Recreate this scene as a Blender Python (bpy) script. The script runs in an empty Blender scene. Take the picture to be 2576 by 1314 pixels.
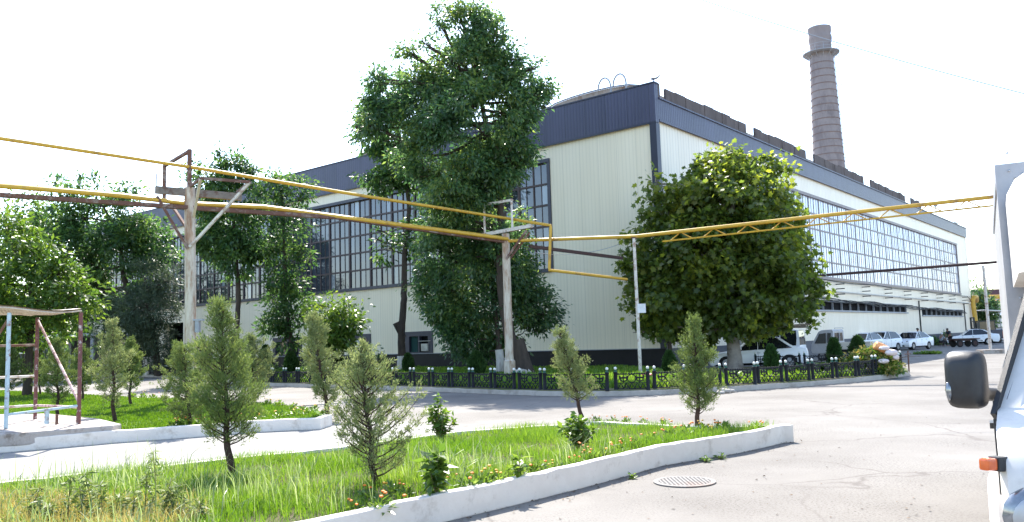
import bpy, bmesh, math, random
import numpy as np
from mathutils import Vector, Matrix
SC = bpy.context.scene
COL = SC.collection
R = math.radians
# ------------------------------------------------------------------ camera
EYE = 1.7
FPX = 2055.0; CX, CY = 1288.0, 657.0           # focal length and centre of a 2576 px wide picture
PIT, ROL = R(5.64), R(1.815)
_F = np.array([0, math.cos(PIT), math.sin(PIT)]); _U = np.array([0, -math.sin(PIT), math.cos(PIT)])
_X = np.array([1.0, 0, 0])
_r = math.cos(ROL)*_X - math.sin(ROL)*_U; _u = math.cos(ROL)*_U + math.sin(ROL)*_X
cam = bpy.data.cameras.new('camera'); cam.sensor_width = 36; cam.lens = 36*FPX/2576; cam.clip_end = 3000; cam.clip_start = 0.05
camo = bpy.data.objects.new('camera', cam); COL.objects.link(camo)
camo.matrix_world = Matrix(((_r[0], _u[0], -_F[0], 0), (_r[1], _u[1], -_F[1], 0), (_r[2], _u[2], -_F[2], EYE), (0, 0, 0, 1)))
SC.camera = camo
# ------------------------------------------------------------------ light
SUN_EL, SUN_AZ = R(49), R(-9)
EXPOSURE = 2.4
W = bpy.data.worlds.new("World"); SC.world = W; W.use_nodes = True
nt = W.node_tree; bg = nt.nodes['Background']; sky = nt.nodes.new('ShaderNodeTexSky'); sky.sky_type = 'NISHITA'
sky.sun_disc = False; sky.sun_elevation = SUN_EL; sky.sun_rotation = SUN_AZ; sky.dust_density = 0.8; sky.air_density = 1.0; sky.ozone_density = 1.0
nt.links.new(sky.outputs[0], bg.inputs[0]); bg.inputs[1].default_value = 0.1
sl = bpy.data.lights.new('sun', 'SUN'); sl.energy = 2.6; sl.angle = R(0.5); sl.color = (1.0, .95, .87)
so = bpy.data.objects.new('sun', sl); COL.objects.link(so)
sd = Vector((math.sin(SUN_AZ)*math.cos(SUN_EL), math.cos(SUN_AZ)*math.cos(SUN_EL), math.sin(SUN_EL)))
so.rotation_euler = sd.to_track_quat('Z', 'Y').to_euler(); so.location = (0, 0, 40)
SC.view_settings.view_transform = 'Standard'; SC.view_settings.look = 'None'; SC.view_settings.exposure = EXPOSURE; SC.view_settings.gamma = 1

# ------------------------------------------------------------------ placing: a pixel of the picture -> a point on a horizontal plane / at a depth
def ray(x, y): return _F + (x-CX)/FPX*_r + (CY-y)/FPX*_u
def G(x, y, z=0.0):
    d = ray(x, y); t = (z-EYE)/d[2]; return Vector((d[0]*t, d[1]*t, z))
def Yd(x, y, Y):
    d = ray(x, y); t = Y/d[1]; return Vector((d[0]*t, Y, EYE+d[2]*t))
# ------------------------------------------------------------------ mesh helpers
class MB:
    def __init__(s): s.v = []; s.f = []
    def add(s, vs, fs):
        o = len(s.v); s.v += [tuple(p) for p in vs]; s.f += [tuple(i+o for i in f) for f in fs]
    def box(s, c, d, m=None):
        x, y, z = d[0]/2, d[1]/2, d[2]/2
        vs = [Vector((sx*x, sy*y, sz*z)) for sz in (-1, 1) for sy in (-1, 1) for sx in (-1, 1)]
        c = Vector(c)
        vs = [(m @ p if m else p)+c for p in vs]
        s.add(vs, [(0, 2, 3, 1), (4, 5, 7, 6), (0, 1, 5, 4), (2, 6, 7, 3), (0, 4, 6, 2), (1, 3, 7, 5)])
    def span(s, a, b):
        a = Vector(a); b = Vector(b); s.box((a+b)/2, [abs(b[i]-a[i]) for i in range(3)])
    def beam(s, a, b, w, h, up=(0, 0, 1)):
        a = Vector(a); b = Vector(b); d = (b-a); L = d.length; d.normalize(); up = Vector(up)
        if abs(d.dot(up)) > .98: up = Vector((1, 0, 0))
        y = up.cross(d).normalized(); z = d.cross(y)
        m = Matrix((d, y, z)).transposed(); s.box((a+b)/2, (L, w, h), m)
    def tube(s, pts, rad, n=8, cap=True):
        pts = [Vector(p) for p in pts]; k = len(pts)
        if not hasattr(rad, '__len__'): rad = [rad]*k
        up = Vector((0, 0, 1)); vs = []; fs = []; prev = None
        for i, p in enumerate(pts):
            d = (pts[min(i+1, k-1)]-pts[max(i-1, 0)]).normalized()
            a = prev if prev is not None else (up.cross(d) if abs(d.z) < .95 else Vector((1, 0, 0)))
            a = (a - d*a.dot(d)).normalized(); b = d.cross(a); prev = a
            for j in range(n):
                t = 2*math.pi*j/n; vs.append(p+(a*math.cos(t)+b*math.sin(t))*rad[i])
        for i in range(k-1):
            for j in range(n):
                q = (j+1) % n; fs.append((i*n+j, i*n+q, (i+1)*n+q, (i+1)*n+j))
        if cap: fs.append(tuple(range(n))[::-1]); fs.append(tuple((k-1)*n+j for j in range(n)))
        s.add(vs, fs)
    def lathe(s, prof, c=(0, 0, 0), n=16, m=None):
        c = Vector(c); vs = []; fs = []; k = len(prof)
        for (r_, z) in prof:
            for j in range(n):
                t = 2*math.pi*j/n; p = Vector((r_*math.cos(t), r_*math.sin(t), z)); vs.append((m @ p if m else p)+c)
        for i in range(k-1):
            for j in range(n):
                q = (j+1) % n; fs.append((i*n+j, i*n+q, (i+1)*n+q, (i+1)*n+j))
        fs.append(tuple(range(n))[::-1]); fs.append(tuple((k-1)*n+j for j in range(n)))
        s.add(vs, fs)
    def ball(s, c, r_, n=10, sc=(1, 1, 1), k=6):
        c = Vector(c); vs = []; fs = []
        for i in range(1, k):
            a = math.pi*i/k
            for j in range(n):
                t = 2*math.pi*j/n; vs.append(c+Vector((math.sin(a)*math.cos(t)*sc[0], math.sin(a)*math.sin(t)*sc[1], math.cos(a)*sc[2]))*r_)
        T = len(vs); vs.append(c+Vector((0, 0, r_*sc[2]))); vs.append(c-Vector((0, 0, r_*sc[2])))
        for i in range(k-2):
            for j in range(n):
                q = (j+1) % n; fs.append((i*n+j, (i+1)*n+j, (i+1)*n+q, i*n+q))
        for j in range(n):
            q = (j+1) % n; fs.append((T, j, q)); fs.append((T+1, (k-2)*n+q, (k-2)*n+j))
        s.add(vs, fs)
    def prism(s, poly, z0, z1):                    # poly: list of (x, y), counter-clockwise
        n = len(poly); vs = [(p[0], p[1], z0) for p in poly]+[(p[0], p[1], z1) for p in poly]
        s.add(vs, [tuple(range(n))[::-1], tuple(range(n, 2*n))]+[(i, (i+1) % n, n+(i+1) % n, n+i) for i in range(n)])
    def strip(s, path, w, z0, z1, side=1, res=0, jit=.006):         # a kerb along a polyline: outer edge on the path, width w to its left (side=1)
        P = [Vector((p[0], p[1])) for p in path]
        if res:
            N_ = [P[0]]
            for i in range(len(P)-1):
                m_ = max(1, int((P[i+1]-P[i]).length/res)); N_ += [P[i].lerp(P[i+1], (j+1)/m_) for j in range(m_)]
            P = N_
        rj = random.Random(len(P)); J = (lambda: rj.uniform(-jit, jit)) if res else (lambda: 0.0)
        k = len(P); Q = []
        for i in range(k):
            d = (P[min(i+1, k-1)]-P[max(i-1, 0)]).normalized(); Q.append(P[i]+Vector((-d.y, d.x))*w*side)
        vs = []; fs = []
        for i in range(k): a_, b_, c_ = J(), J(), J(); vs += [(P[i].x+a_*.6, P[i].y+b_*.6, z0), (P[i].x+a_, P[i].y+b_, z1+c_), (Q[i].x, Q[i].y, z1+c_*.6), (Q[i].x, Q[i].y, z0)]
        for i in range(k-1):
            for j in range(4): fs.append((4*i+j, 4*i+(j+1) % 4, 4*i+4+(j+1) % 4, 4*i+4+j))
        fs += [(0, 1, 2, 3), (4*k-1, 4*k-2, 4*k-3, 4*k-4)]
        s.add(vs, fs)
    def build(s, name, mat, parent=None, smooth=False, loc=None, bevel=0):
        me = bpy.data.meshes.new(name); me.from_pydata(s.v, [], s.f)
        return finish(name, me, mat, parent, smooth, loc, bevel, True)
def finish(name, me, mat, parent=None, smooth=False, loc=None, bevel=0, fixn=False):
    if fixn:
        bm = bmesh.new(); bm.from_mesh(me); bmesh.ops.recalc_face_normals(bm, faces=bm.faces)
        if bevel: bmesh.ops.bevel(bm, geom=[e for e in bm.edges if len(e.link_faces) == 2 and e.calc_face_angle(0) > .6], offset=bevel, segments=2, affect='EDGES', profile=.6)
        bm.to_mesh(me); bm.free()
    if smooth:
        me.polygons.foreach_set('use_smooth', np.ones(len(me.polygons), bool)); me.set_sharp_from_angle(angle=R(38))
    o = bpy.data.objects.new(name, me); me.materials.append(mat); COL.objects.link(o)
    if parent: o.parent = parent
    if loc is not None: o.location = loc
    return o
def arr_mesh(name, V, Fc, mat, parent=None, loc=None):     # V (n,3), Fc (m,k) numpy
    me = bpy.data.meshes.new(name); V = np.asarray(V, np.float32); Fc = np.asarray(Fc, np.int32); m, k = Fc.shape
    me.vertices.add(len(V)); me.vertices.foreach_set('co', V.ravel())
    me.loops.add(m*k); me.loops.foreach_set('vertex_index', Fc.ravel())
    me.polygons.add(m); me.polygons.foreach_set('loop_start', np.arange(0, m*k, k, dtype=np.int32)); me.polygons.foreach_set('loop_total', np.full(m, k, np.int32))
    me.update(calc_edges=True); me.validate()
    return finish(name, me, mat, parent, False, loc)
def tag(o, label=None, cat=None, group=None, kind=None):
    if label: o['label'] = label
    if cat: o['category'] = cat
    if group: o['group'] = group
    if kind: o['kind'] = kind
    return o
def thing(name, label, cat, loc=(0, 0, 0), rz=0, group=None):
    o = bpy.data.objects.new(name, None); COL.objects.link(o); o.location = loc; o.rotation_euler = (0, 0, rz); o.empty_display_size = .2
    return tag(o, label, cat, group)
def struct(o): o['kind'] = 'structure'; return o
def dup(o, parent=None):
    c = o.copy(); COL.objects.link(c)
    if parent: c.parent = parent
    for ch in list(o.children): dup(ch, c)
    return c
# ------------------------------------------------------------------ materials
def nmat(name):
    m = bpy.data.materials.new(name); m.use_nodes = True; t = m.node_tree
    return m, t, t.nodes['Principled BSDF'], lambda k: t.nodes.new('ShaderNode'+k)
def ramp(t, stops):
    n = t.nodes.new('ShaderNodeValToRGB'); e = n.color_ramp.elements
    while len(e) < len(stops): e.new(.5)
    for i, (p, c) in enumerate(stops): e[i].position = p; e[i].color = (*c, 1) if len(c) == 3 else c
    return n
def mat(name, c1, c2=None, scale=4, rough=.6, metal=0, spec=.5, bump=0, bscale=None, stain=None, sfac=.5, stretch=None, sscale=1.2, spos=(.52, .62), coat=0):
    """base colour mottled between c1 and c2, optional stain colour in patches, optional bump"""
    m, t, b, N = nmat(name); L = t.links.new
    b.inputs['Roughness'].default_value = rough; b.inputs['Metallic'].default_value = metal; b.inputs['Specular IOR Level'].default_value = spec
    if coat: b.inputs['Coat Weight'].default_value = coat
    tc = N('TexCoord'); vec = tc.outputs['Object']
    if stretch:
        mp = N('Mapping'); mp.inputs['Scale'].default_value = stretch; L(vec, mp.inputs[0]); vec = mp.outputs[0]
    n = N('TexNoise'); n.inputs['Scale'].default_value = scale; n.inputs['Detail'].default_value = 6; n.inputs['Roughness'].default_value = .65; L(vec, n.inputs['Vector'])
    c2 = c2 or tuple(x*.75 for x in c1)
    rp = ramp(t, [(.32, c1), (.7, c2)]); L(n.outputs[0], rp.inputs[0]); out = rp.outputs[0]
    if stain:
        n2 = N('TexNoise'); n2.inputs['Scale'].default_value = sscale; n2.inputs['Detail'].default_value = 8; n2.inputs['Roughness'].default_value = .7; L(vec, n2.inputs['Vector'])
        r2 = ramp(t, [(spos[0], (0, 0, 0)), (spos[1], (sfac,)*3)]); L(n2.outputs[0], r2.inputs[0])
        mx = N('Mix'); mx.data_type = 'RGBA'; L(r2.outputs[0], mx.inputs[0]); L(out, mx.inputs[6]); mx.inputs[7].default_value = (*stain, 1); out = mx.outputs[2]
    L(out, b.inputs['Base Color'])
    if bump:
        n3 = N('TexNoise'); n3.inputs['Scale'].default_value = bscale or scale*4; n3.inputs['Detail'].default_value = 5; L(vec, n3.inputs['Vector'])
        bp = N('Bump'); bp.inputs['Strength'].default_value = bump; bp.inputs['Distance'].default_value = .02; L(n3.outputs[0], bp.inputs['Height']); L(bp.outputs[0], b.inputs['Normal'])
    return m
def leafmat(name, c1, c2, c3, trans=.45, rough=.4, spec=.5, tcol=1.6, scale=.6):
    """leaf: colour varies per leaf and per clump; light passes through"""
    m, t, b, N = nmat(name); L = t.links.new
    g = N('NewGeometry'); rp = ramp(t, [(0, c1), (.55, c2), (1, c3)]); tc = N('TexCoord')
    n = N('TexNoise'); n.inputs['Scale'].default_value = scale; n.inputs['Detail'].default_value = 2; L(tc.outputs['Object'], n.inputs['Vector'])
    ma = N('Math'); ma.operation = 'MULTIPLY_ADD'; L(g.outputs['Random Per Island'], ma.inputs[0]); ma.inputs[1].default_value = .6
    mb = N('Math'); mb.operation = 'MULTIPLY_ADD'; L(n.outputs[0], mb.inputs[0]); mb.inputs[1].default_value = 1.2; mb.inputs[2].default_value = -.4; L(mb.outputs[0], ma.inputs[2])
    L(ma.outputs[0], rp.inputs[0]); L(rp.outputs[0], b.inputs['Base Color'])
    b.inputs['Roughness'].default_value = rough; b.inputs['Specular IOR Level'].default_value = spec
    tr = N('BsdfTranslucent'); hs = N('HueSaturation'); hs.inputs['Value'].default_value = tcol; hs.inputs['Saturation'].default_value = 1.1; hs.inputs['Hue'].default_value = .485
    L(rp.outputs[0], hs.inputs['Color']); L(hs.outputs[0], tr.inputs[0])
    mx = N('MixShader'); mx.inputs[0].default_value = trans; L(b.outputs[0], mx.inputs[1]); L(tr.outputs[0], mx.inputs[2])
    L(mx.outputs[0], t.nodes['Material Output'].inputs[0]); return m
def clad(name, c1, c2, rib=.2, seam=1.15, bump=.5, rough=.42, seamdark=.72, spec=.5):
    """ribbed sheet cladding: vertical ribs by bump, a joint every sheet"""
    m, t, b, N = nmat(name); L = t.links.new; tc = N('TexCoord'); sp = N('SeparateXYZ'); L(tc.outputs['Object'], sp.inputs[0])
    ad = N('Math'); L(sp.outputs[0], ad.inputs[0]); L(sp.outputs[1], ad.inputs[1])
    def M(op, a, v=None, c=None):
        q = N('Math'); q.operation = op
        if hasattr(a, 'links') or hasattr(a, 'is_output'): L(a, q.inputs[0])
        if v is not None:
            if hasattr(v, 'is_output'): L(v, q.inputs[1])
            else: q.inputs[1].default_value = v
        return q.outputs[0]
    pp = M('PINGPONG', ad.outputs[0], rib/2); h = M('DIVIDE', pp, rib/2); h2 = M('POWER', h, .35)
    bp = N('Bump'); bp.inputs['Strength'].default_value = bump; bp.inputs['Distance'].default_value = .02; L(h2, bp.inputs['Height']); L(bp.outputs[0], b.inputs['Normal'])
    sm = M('PINGPONG', ad.outputs[0], seam/2); lt = M('LESS_THAN', sm, .016); fl = M('FLOOR', M('DIVIDE', ad.outputs[0], seam))
    wn = N('TexWhiteNoise'); wn.noise_dimensions = '1D'; L(fl, wn.inputs['W'])
    mp = N('Mapping'); mp.inputs['Scale'].default_value = (1.6, 1.6, .25); L(tc.outputs['Object'], mp.inputs[0])
    n = N('TexNoise'); n.inputs['Scale'].default_value = 1.0; n.inputs['Detail'].default_value = 6; L(mp.outputs[0], n.inputs['Vector'])
    q = N('Math'); q.operation = 'MULTIPLY_ADD'; L(wn.outputs[0], q.inputs[0]); q.inputs[1].default_value = .25; L(n.outputs[0], q.inputs[2])
    rp = ramp(t, [(.35, c1), (.85, c2)]); L(q.outputs[0], rp.inputs[0])
    gv = M('LESS_THAN', h, .3)
    mm = M('MAXIMUM', lt, M('MULTIPLY', gv, .35))
    mx = N('Mix'); mx.data_type = 'RGBA'; L(mm, mx.inputs[0]); L(rp.outputs[0], mx.inputs[6]); mx.inputs[7].default_value = (*[x*seamdark for x in c2], 1)
    L(mx.outputs[2], b.inputs['Base Color']); b.inputs['Roughness'].default_value = rough; b.inputs['Specular IOR Level'].default_value = spec
    return m
def ground_mat():
    m, t, b, N = nmat('worn_asphalt'); L = t.links.new; tc = N('TexCoord'); v = tc.outputs['Object']
    n = N('TexNoise'); n.inputs['Scale'].default_value = .22; n.inputs['Detail'].default_value = 9; n.inputs['Roughness'].default_value = .62; L(v, n.inputs['Vector'])
    rp = ramp(t, [(.3, (.130, .117, .103)), (.5, (.182, .168, .150)), (.68, (.228, .213, .192))]); L(n.outputs[0], rp.inputs[0])
    s = N('TexNoise'); s.inputs['Scale'].default_value = 38; s.inputs['Detail'].default_value = 4; s.inputs['Roughness'].default_value = .8; L(v, s.inputs['Vector'])
    rs = ramp(t, [(.38, (.35, .33, .31)), (.5, (1, 1, 1))]); L(s.outputs[0], rs.inputs[0])
    ms = N('Mix'); ms.data_type = 'RGBA'; ms.blend_type = 'MULTIPLY'; L(rp.outputs[0], ms.inputs[6]); L(rs.outputs[0], ms.inputs[7])
    pn = N('TexNoise'); pn.inputs['Scale'].default_value = .5; pn.inputs['Detail'].default_value = 4; L(v, pn.inputs['Vector'])
    pr = ramp(t, [(.36, (.12,)*3), (.62, (1,)*3)]); L(pn.outputs[0], pr.inputs[0]); L(pr.outputs[0], ms.inputs[0])
    vo = N('TexVoronoi'); vo.feature = 'DISTANCE_TO_EDGE'; vo.inputs['Scale'].default_value = .42
    wp = N('TexNoise'); wp.inputs['Scale'].default_value = 1.3; wp.inputs['Detail'].default_value = 6; L(v, wp.inputs['Vector'])
    wm = N('Mix'); wm.data_type = 'RGBA'; wm.inputs[0].default_value = .35; L(v, wm.inputs[6]); L(wp.outputs['Color'], wm.inputs[7]); L(wm.outputs[2], vo.inputs['Vector'])
    cr = ramp(t, [(.0, (.9,)*3), (.008, (0, 0, 0))]); L(vo.outputs['Distance'], cr.inputs[0])
    mk = N('Math'); mk.operation = 'MULTIPLY'; L(cr.outputs[0], mk.inputs[0]); kk = ramp(t, [(.40, (0, 0, 0)), (.52, (.9,)*3)]); L(n.outputs[0], kk.inputs[0]); L(kk.outputs[0], mk.inputs[1])
    mc = N('Mix'); mc.data_type = 'RGBA'; L(mk.outputs[0], mc.inputs[0]); L(ms.outputs[2], mc.inputs[6]); mc.inputs[7].default_value = (.10, .085, .075, 1)
    L(mc.outputs[2], b.inputs['Base Color']); b.inputs['Roughness'].default_value = .85; b.inputs['Specular IOR Level'].default_value = .25
    bp = N('Bump'); bp.inputs['Strength'].default_value = .25; bp.inputs['Distance'].default_value = .008; L(s.outputs[0], bp.inputs['Height']); L(bp.outputs[0], b.inputs['Normal'])
    return m
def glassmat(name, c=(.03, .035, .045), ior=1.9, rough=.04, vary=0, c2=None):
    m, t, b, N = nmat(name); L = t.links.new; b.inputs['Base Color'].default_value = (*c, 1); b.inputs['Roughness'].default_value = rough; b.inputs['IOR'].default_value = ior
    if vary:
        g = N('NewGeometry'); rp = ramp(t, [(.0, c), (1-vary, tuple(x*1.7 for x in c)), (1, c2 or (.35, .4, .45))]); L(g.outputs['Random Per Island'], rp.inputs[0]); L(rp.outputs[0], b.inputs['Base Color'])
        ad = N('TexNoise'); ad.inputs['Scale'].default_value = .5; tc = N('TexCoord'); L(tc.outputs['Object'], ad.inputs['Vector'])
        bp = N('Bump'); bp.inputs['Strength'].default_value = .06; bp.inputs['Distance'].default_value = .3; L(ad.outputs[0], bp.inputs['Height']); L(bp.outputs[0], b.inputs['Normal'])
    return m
M = {}
M['ground'] = ground_mat()
M['path'] = mat('path_concrete', (.27, .258, .24), (.215, .205, .19), 1.2, .85, spec=.2, bump=.3, bscale=30, stain=(.22, .2, .18), sfac=.5)
M['kerb'] = mat('whitewashed_kerb', (.76, .695, .62), (.67, .60, .53), 2.2, .85, spec=.2, bump=.35, bscale=14, stain=(.36, .29, .22), sfac=.7, sscale=3.5, spos=(.54, .74))
M['kerb2'] = mat('plain_kerb', (.48, .43, .38), (.36, .32, .28), 3, .85, spec=.2, bump=.4, stain=(.2, .17, .14))
M['soil'] = mat('soil', (.10, .085, .05), (.06, .07, .025), 3, .95, spec=.1, bump=.8, bscale=12)
M['lawnsoil'] = mat('mown_turf', (.07, .14, .02), (.10, .17, .035), 2.5, .95, spec=.1, bump=.8, bscale=25, stain=(.14, .11, .06), sfac=.5)
M['cream'] = clad('cream_cladding', (.90, .79, .60), (.85, .74, .55), rib=.22, seam=1.15, bump=.2, seamdark=.86)
M['cream2'] = clad('cream_cladding_street', (.86, .77, .63), (.79, .70, .56), rib=.3, seam=1.2, bump=.5, seamdark=.75)
M['navy'] = clad('navy_cladding', (.058, .056, .104), (.044, .043, .08), rib=.2, seam=1.3, bump=.6, rough=.42, seamdark=.5)
M['trim'] = mat('navy_trim', (.035, .037, .06), (.03, .03, .05), 3, .4)
M['plinth'] = mat('black_plinth', (.016, .014, .016), (.01, .009, .01), 3, .5, spec=.3)
M['plinth2'] = mat('grey_plinth', (.10, .10, .115), (.07, .07, .08), 3, .7)
M['mull'] = mat('brown_mullion', (.075, .045, .042), (.05, .03, .03), 6, .5)
M['mull_grazing'] = mat('grazing_pale_mullion', (.24, .20, .205), (.16, .13, .135), 6, .5)  # brown mullion paled: grazing light put into the colour
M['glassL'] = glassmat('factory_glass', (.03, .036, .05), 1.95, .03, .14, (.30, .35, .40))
M['glassR'] = glassmat('street_glass_sky_tint', (.38, .42, .53), 1.9, .08, .18, (.62, .64, .70))  # bright sky reflection at a grazing view put into the pane colour
M['black'] = mat('dark_interior', (.008, .008, .01), (.006, .006, .008), 3, .8, spec=.1)
M['roof'] = mat('bitumen_roof', (.16, .15, .14), None, 1, .9)
M['corr'] = mat('weathered_sheet', (.38, .32, .27), (.24, .18, .14), 3, .7, stain=(.18, .08, .04), sfac=.8, sscale=1.5, bump=.3, stretch=(1, 1, .4))
M['board'] = mat('brown_boards', (.14, .11, .10), (.085, .065, .06), 2.2, .85, bump=.6, bscale=8, stain=(.05, .035, .03), stretch=(1, 1, .3))
M['brick'] = mat('chimney_masonry', (.30, .255, .245), (.245, .205, .20), 1.1, .9, spec=.2, bump=.4, bscale=6, stain=(.17, .14, .14), sfac=.6, sscale=.35, stretch=(1, 1, .5))
M['band'] = mat('rusty_band', (.17, .12, .11), (.22, .13, .10), 3, .8)
M['rust'] = mat('rust', (.17, .075, .05), (.10, .05, .038), 7, .85, bump=.5, bscale=30, stain=(.30, .25, .21), sfac=.7, sscale=3)
M['beamg'] = mat('grey_brown_beam', (.24, .20, .165), (.15, .12, .095), 4, .85, bump=.4, stain=(.12, .06, .04), sfac=.8, sscale=3)
M['rustd'] = mat('dark_rust', (.075, .04, .034), (.05, .03, .028), 7, .85, bump=.3)
M['yellow'] = mat('yellow_paint', (.60, .36, .035), (.48, .27, .03), 3, .5, stain=(.22, .10, .05), sfac=.75, sscale=2.0, spos=(.56, .68))
M['pole'] = mat('peeling_white_paint', (.60, .53, .44), (.50, .42, .33), 5, .75, bump=.4, bscale=18, stain=(.26, .13, .065), sfac=.9, sscale=2.4, stretch=(1.5, 1.5, .35), spos=(.45, .62))
M['whiterust'] = mat('white_rusty_paint', (.66, .62, .56), (.52, .46, .40), 6, .7, stain=(.24, .11, .06), sfac=.8, sscale=5, spos=(.51, .62))
M['bluepaint'] = mat('pale_blue_paint', (.45, .56, .60), (.36, .44, .47), 8, .7, stain=(.2, .09, .06), sfac=.9, sscale=6)
M['redpaint'] = mat('worn_red_paint', (.17, .055, .05), (.12, .05, .045), 8, .75, stain=(.55, .5, .47), sfac=.8, sscale=7, spos=(.55, .62))
M['pinkpaint'] = mat('pink_white_paint', (.66, .52, .50), (.5, .3, .27), 9, .75, stain=(.18, .07, .06), sfac=.9, sscale=6, spos=(.5, .56))
M['mesh'] = mat('rusty_mesh_sheet', (.62, .55, .45), (.46, .37, .29), 6, .8, stain=(.25, .14, .09), sfac=.6)
M['slab'] = mat('old_concrete', (.42, .37, .33), (.33, .28, .24), 3, .9, bump=.9, bscale=14, stain=(.15, .11, .08), sfac=.7, sscale=3)
M['iron'] = mat('black_cast_iron', (.008, .009, .013), (.012, .013, .017), 8, .6, spec=.25)
M['collar'] = mat('green_collar', (.02, .10, .06), None, 5, .5)
M['whiteball'] = mat('white_finial', (.78, .76, .70), (.66, .64, .56), 8, .5)
M['bark'] = mat('bark', (.085, .065, .052), (.045, .036, .03), 6, .95, spec=.15, bump=1, bscale=14, stretch=(1, 1, .25))
M['barkl'] = mat('plane_bark', (.30, .26, .22), (.19, .16, .135), 3, .9, spec=.15, bump=.8, bscale=9, stain=(.11, .09, .07), sfac=.8, sscale=2.2)
M['lime'] = mat('limewashed_bark', (.68, .65, .60), (.5, .46, .41), 6, .9, spec=.15, bump=1, bscale=14, stain=(.2, .16, .13), sfac=.6, stretch=(1, 1, .3))
M['jbark'] = mat('conifer_bark', (.075, .05, .038), (.045, .03, .025), 8, .95, spec=.1, bump=.8)
M['leafD'] = leafmat('leaf_dark_green', (.026, .062, .02), (.044, .10, .03), (.13, .20, .045), .5, .42, .5, 2.1, .5)
M['leafT'] = leafmat('leaf_ash_green', (.034, .08, .036), (.058, .12, .044), (.18, .24, .055), .48, .36, .6, 2.2, .45)
M['leafP'] = leafmat('leaf_plane_tree', (.045, .08, .016), (.085, .125, .026), (.24, .27, .04), .56, .38, .6, 2.3, .4)
M['leafY'] = leafmat('leaf_yellow_green', (.042, .095, .018), (.075, .14, .024), (.15, .21, .04), .46, .45, .45, 1.8, .8)
M['leafB'] = leafmat('leaf_bright_shrub', (.05, .11, .02), (.095, .17, .03), (.19, .26, .05), .45, .35, .6, 1.7, 2)
M['jun'] = leafmat('juniper_needles', (.075, .12, .035), (.12, .17, .05), (.21, .25, .075), .35, .6, .3, 1.5, 1.5)
M['jun2'] = leafmat('juniper_needles_grey', (.11, .15, .055), (.165, .205, .08), (.26, .285, .12), .35, .6, .3, 1.5, 1.5)
M['pineN'] = leafmat('pine_needles', (.04, .065, .035), (.06, .09, .045), (.12, .15, .085), .3, .5, .4, 1.5, .8)
M['thuja'] = leafmat('thuja_needles', (.022, .055, .014), (.035, .08, .018), (.07, .13, .03), .3, .55, .3, 1.6, 1.5)
M['grass'] = leafmat('grass_blades', (.068, .15, .016), (.115, .22, .028), (.22, .29, .062), .45, .5, .4, 1.7, .7)
M['grassS'] = leafmat('mown_grass', (.06, .13, .014), (.085, .17, .02), (.14, .21, .04), .4, .55, .3, 1.6, .5)
M['paleblade'] = leafmat('pale_grass_blades', (.13, .20, .06), (.22, .29, .11), (.36, .40, .2), .4, .4, .6, 1.6, 1)
M['straw'] = leafmat('straw_grass', (.26, .23, .06), (.38, .32, .09), (.48, .42, .18), .4, .6, .3, 1.3, 1)
M['weed'] = leafmat('weed_leaves', (.08, .13, .03), (.12, .17, .045), (.22, .25, .08), .4, .5, .4, 1.6, 1)
M['stem'] = mat('green_stem', (.13, .13, .05), (.2, .16, .07), 6, .7)
M['orange'] = mat('marigold_orange', (.62, .13, .004), (.66, .20, .006), 30, .6)
M['yellowf'] = mat('marigold_yellow', (.66, .34, .006), None, 30, .6)
M['rose'] = mat('rose_red', (.6, .05, .05), (.75, .25, .22), 30, .6)
M['carW'] = mat('white_car_paint', (.78, .785, .79), (.74, .745, .75), 2, .38, spec=.5, coat=.15)
M['truckW'] = mat('dusty_white_truck_paint', (.70, .655, .60), (.62, .575, .525), 1.6, .5, spec=.25, stain=(.42, .38, .34), sfac=.35, sscale=2.5)
M['carV'] = mat('silver_car_paint', (.52, .53, .55), (.47, .48, .5), 2, .3, metal=.35, coat=.6)
M['carG'] = mat('grey_truck_paint', (.46, .45, .45), (.38, .37, .37), 3, .5, stain=(.3, .27, .24))
M['tanp'] = mat('cream_bed_panel', (.66, .62, .54), (.58, .54, .46), 3, .6, stain=(.3, .25, .2))
M['carglass'] = glassmat('car_glass', (.012, .014, .017), 1.6, .03)
M['rubber'] = mat('tyre_rubber', (.02, .02, .021), (.03, .03, .03), 9, .85, spec=.2)
M['rim'] = mat('alloy_rim', (.42, .42, .43), (.35, .35, .36), 5, .4, metal=.6)
M['plastic'] = mat('black_plastic', (.018, .018, .02), (.025, .025, .026), 20, .45, spec=.45, bump=.15, bscale=300)
M['lampg'] = mat('headlamp_glass', (.30, .31, .33), (.16, .17, .18), 14, .12, metal=.6, coat=.6)
M['redl'] = mat('tail_lamp_red', (.42, .015, .02), (.3, .01, .012), 5, .2, coat=.8)
M['amber'] = mat('amber_lens', (.75, .14, .02), (.62, .10, .015), 20, .25, coat=.6)
M['plate'] = mat('number_plate', (.7, .7, .68), None, 5, .5)
M['alu'] = mat('aluminium_panel', (.46, .455, .455), (.38, .375, .375), 3, .5, metal=.4, bump=.15, bscale=6, stain=(.28, .26, .25), sfac=.5)
M['skin'] = mat('skin', (.28, .15, .10), None, 8, .6)
M['cloth'] = mat('dark_blue_shirt', (.03, .035, .06), None, 8, .9)
M['cloth2'] = mat('grey_shirt', (.32, .34, .38), None, 8, .9)
M['cloth3'] = mat('black_trousers', (.014, .014, .017), None, 8, .9)
M['hair'] = mat('dark_hair', (.012, .01, .009), None, 20, .7)
M['bag'] = mat('white_sack', (.75, .68, .66), (.62, .5, .48), 4, .6, bump=.8, bscale=7)
M['obag'] = mat('orange_roll', (.72, .33, .12), (.62, .25, .09), 6, .6, bump=.3)
M['beige'] = clad('beige_cladding', (.62, .54, .42), (.55, .47, .36), rib=.6, seam=3, bump=.3)
M['maroon'] = mat('maroon_roof', (.10, .04, .055), (.08, .03, .045), 2, .6)
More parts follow.
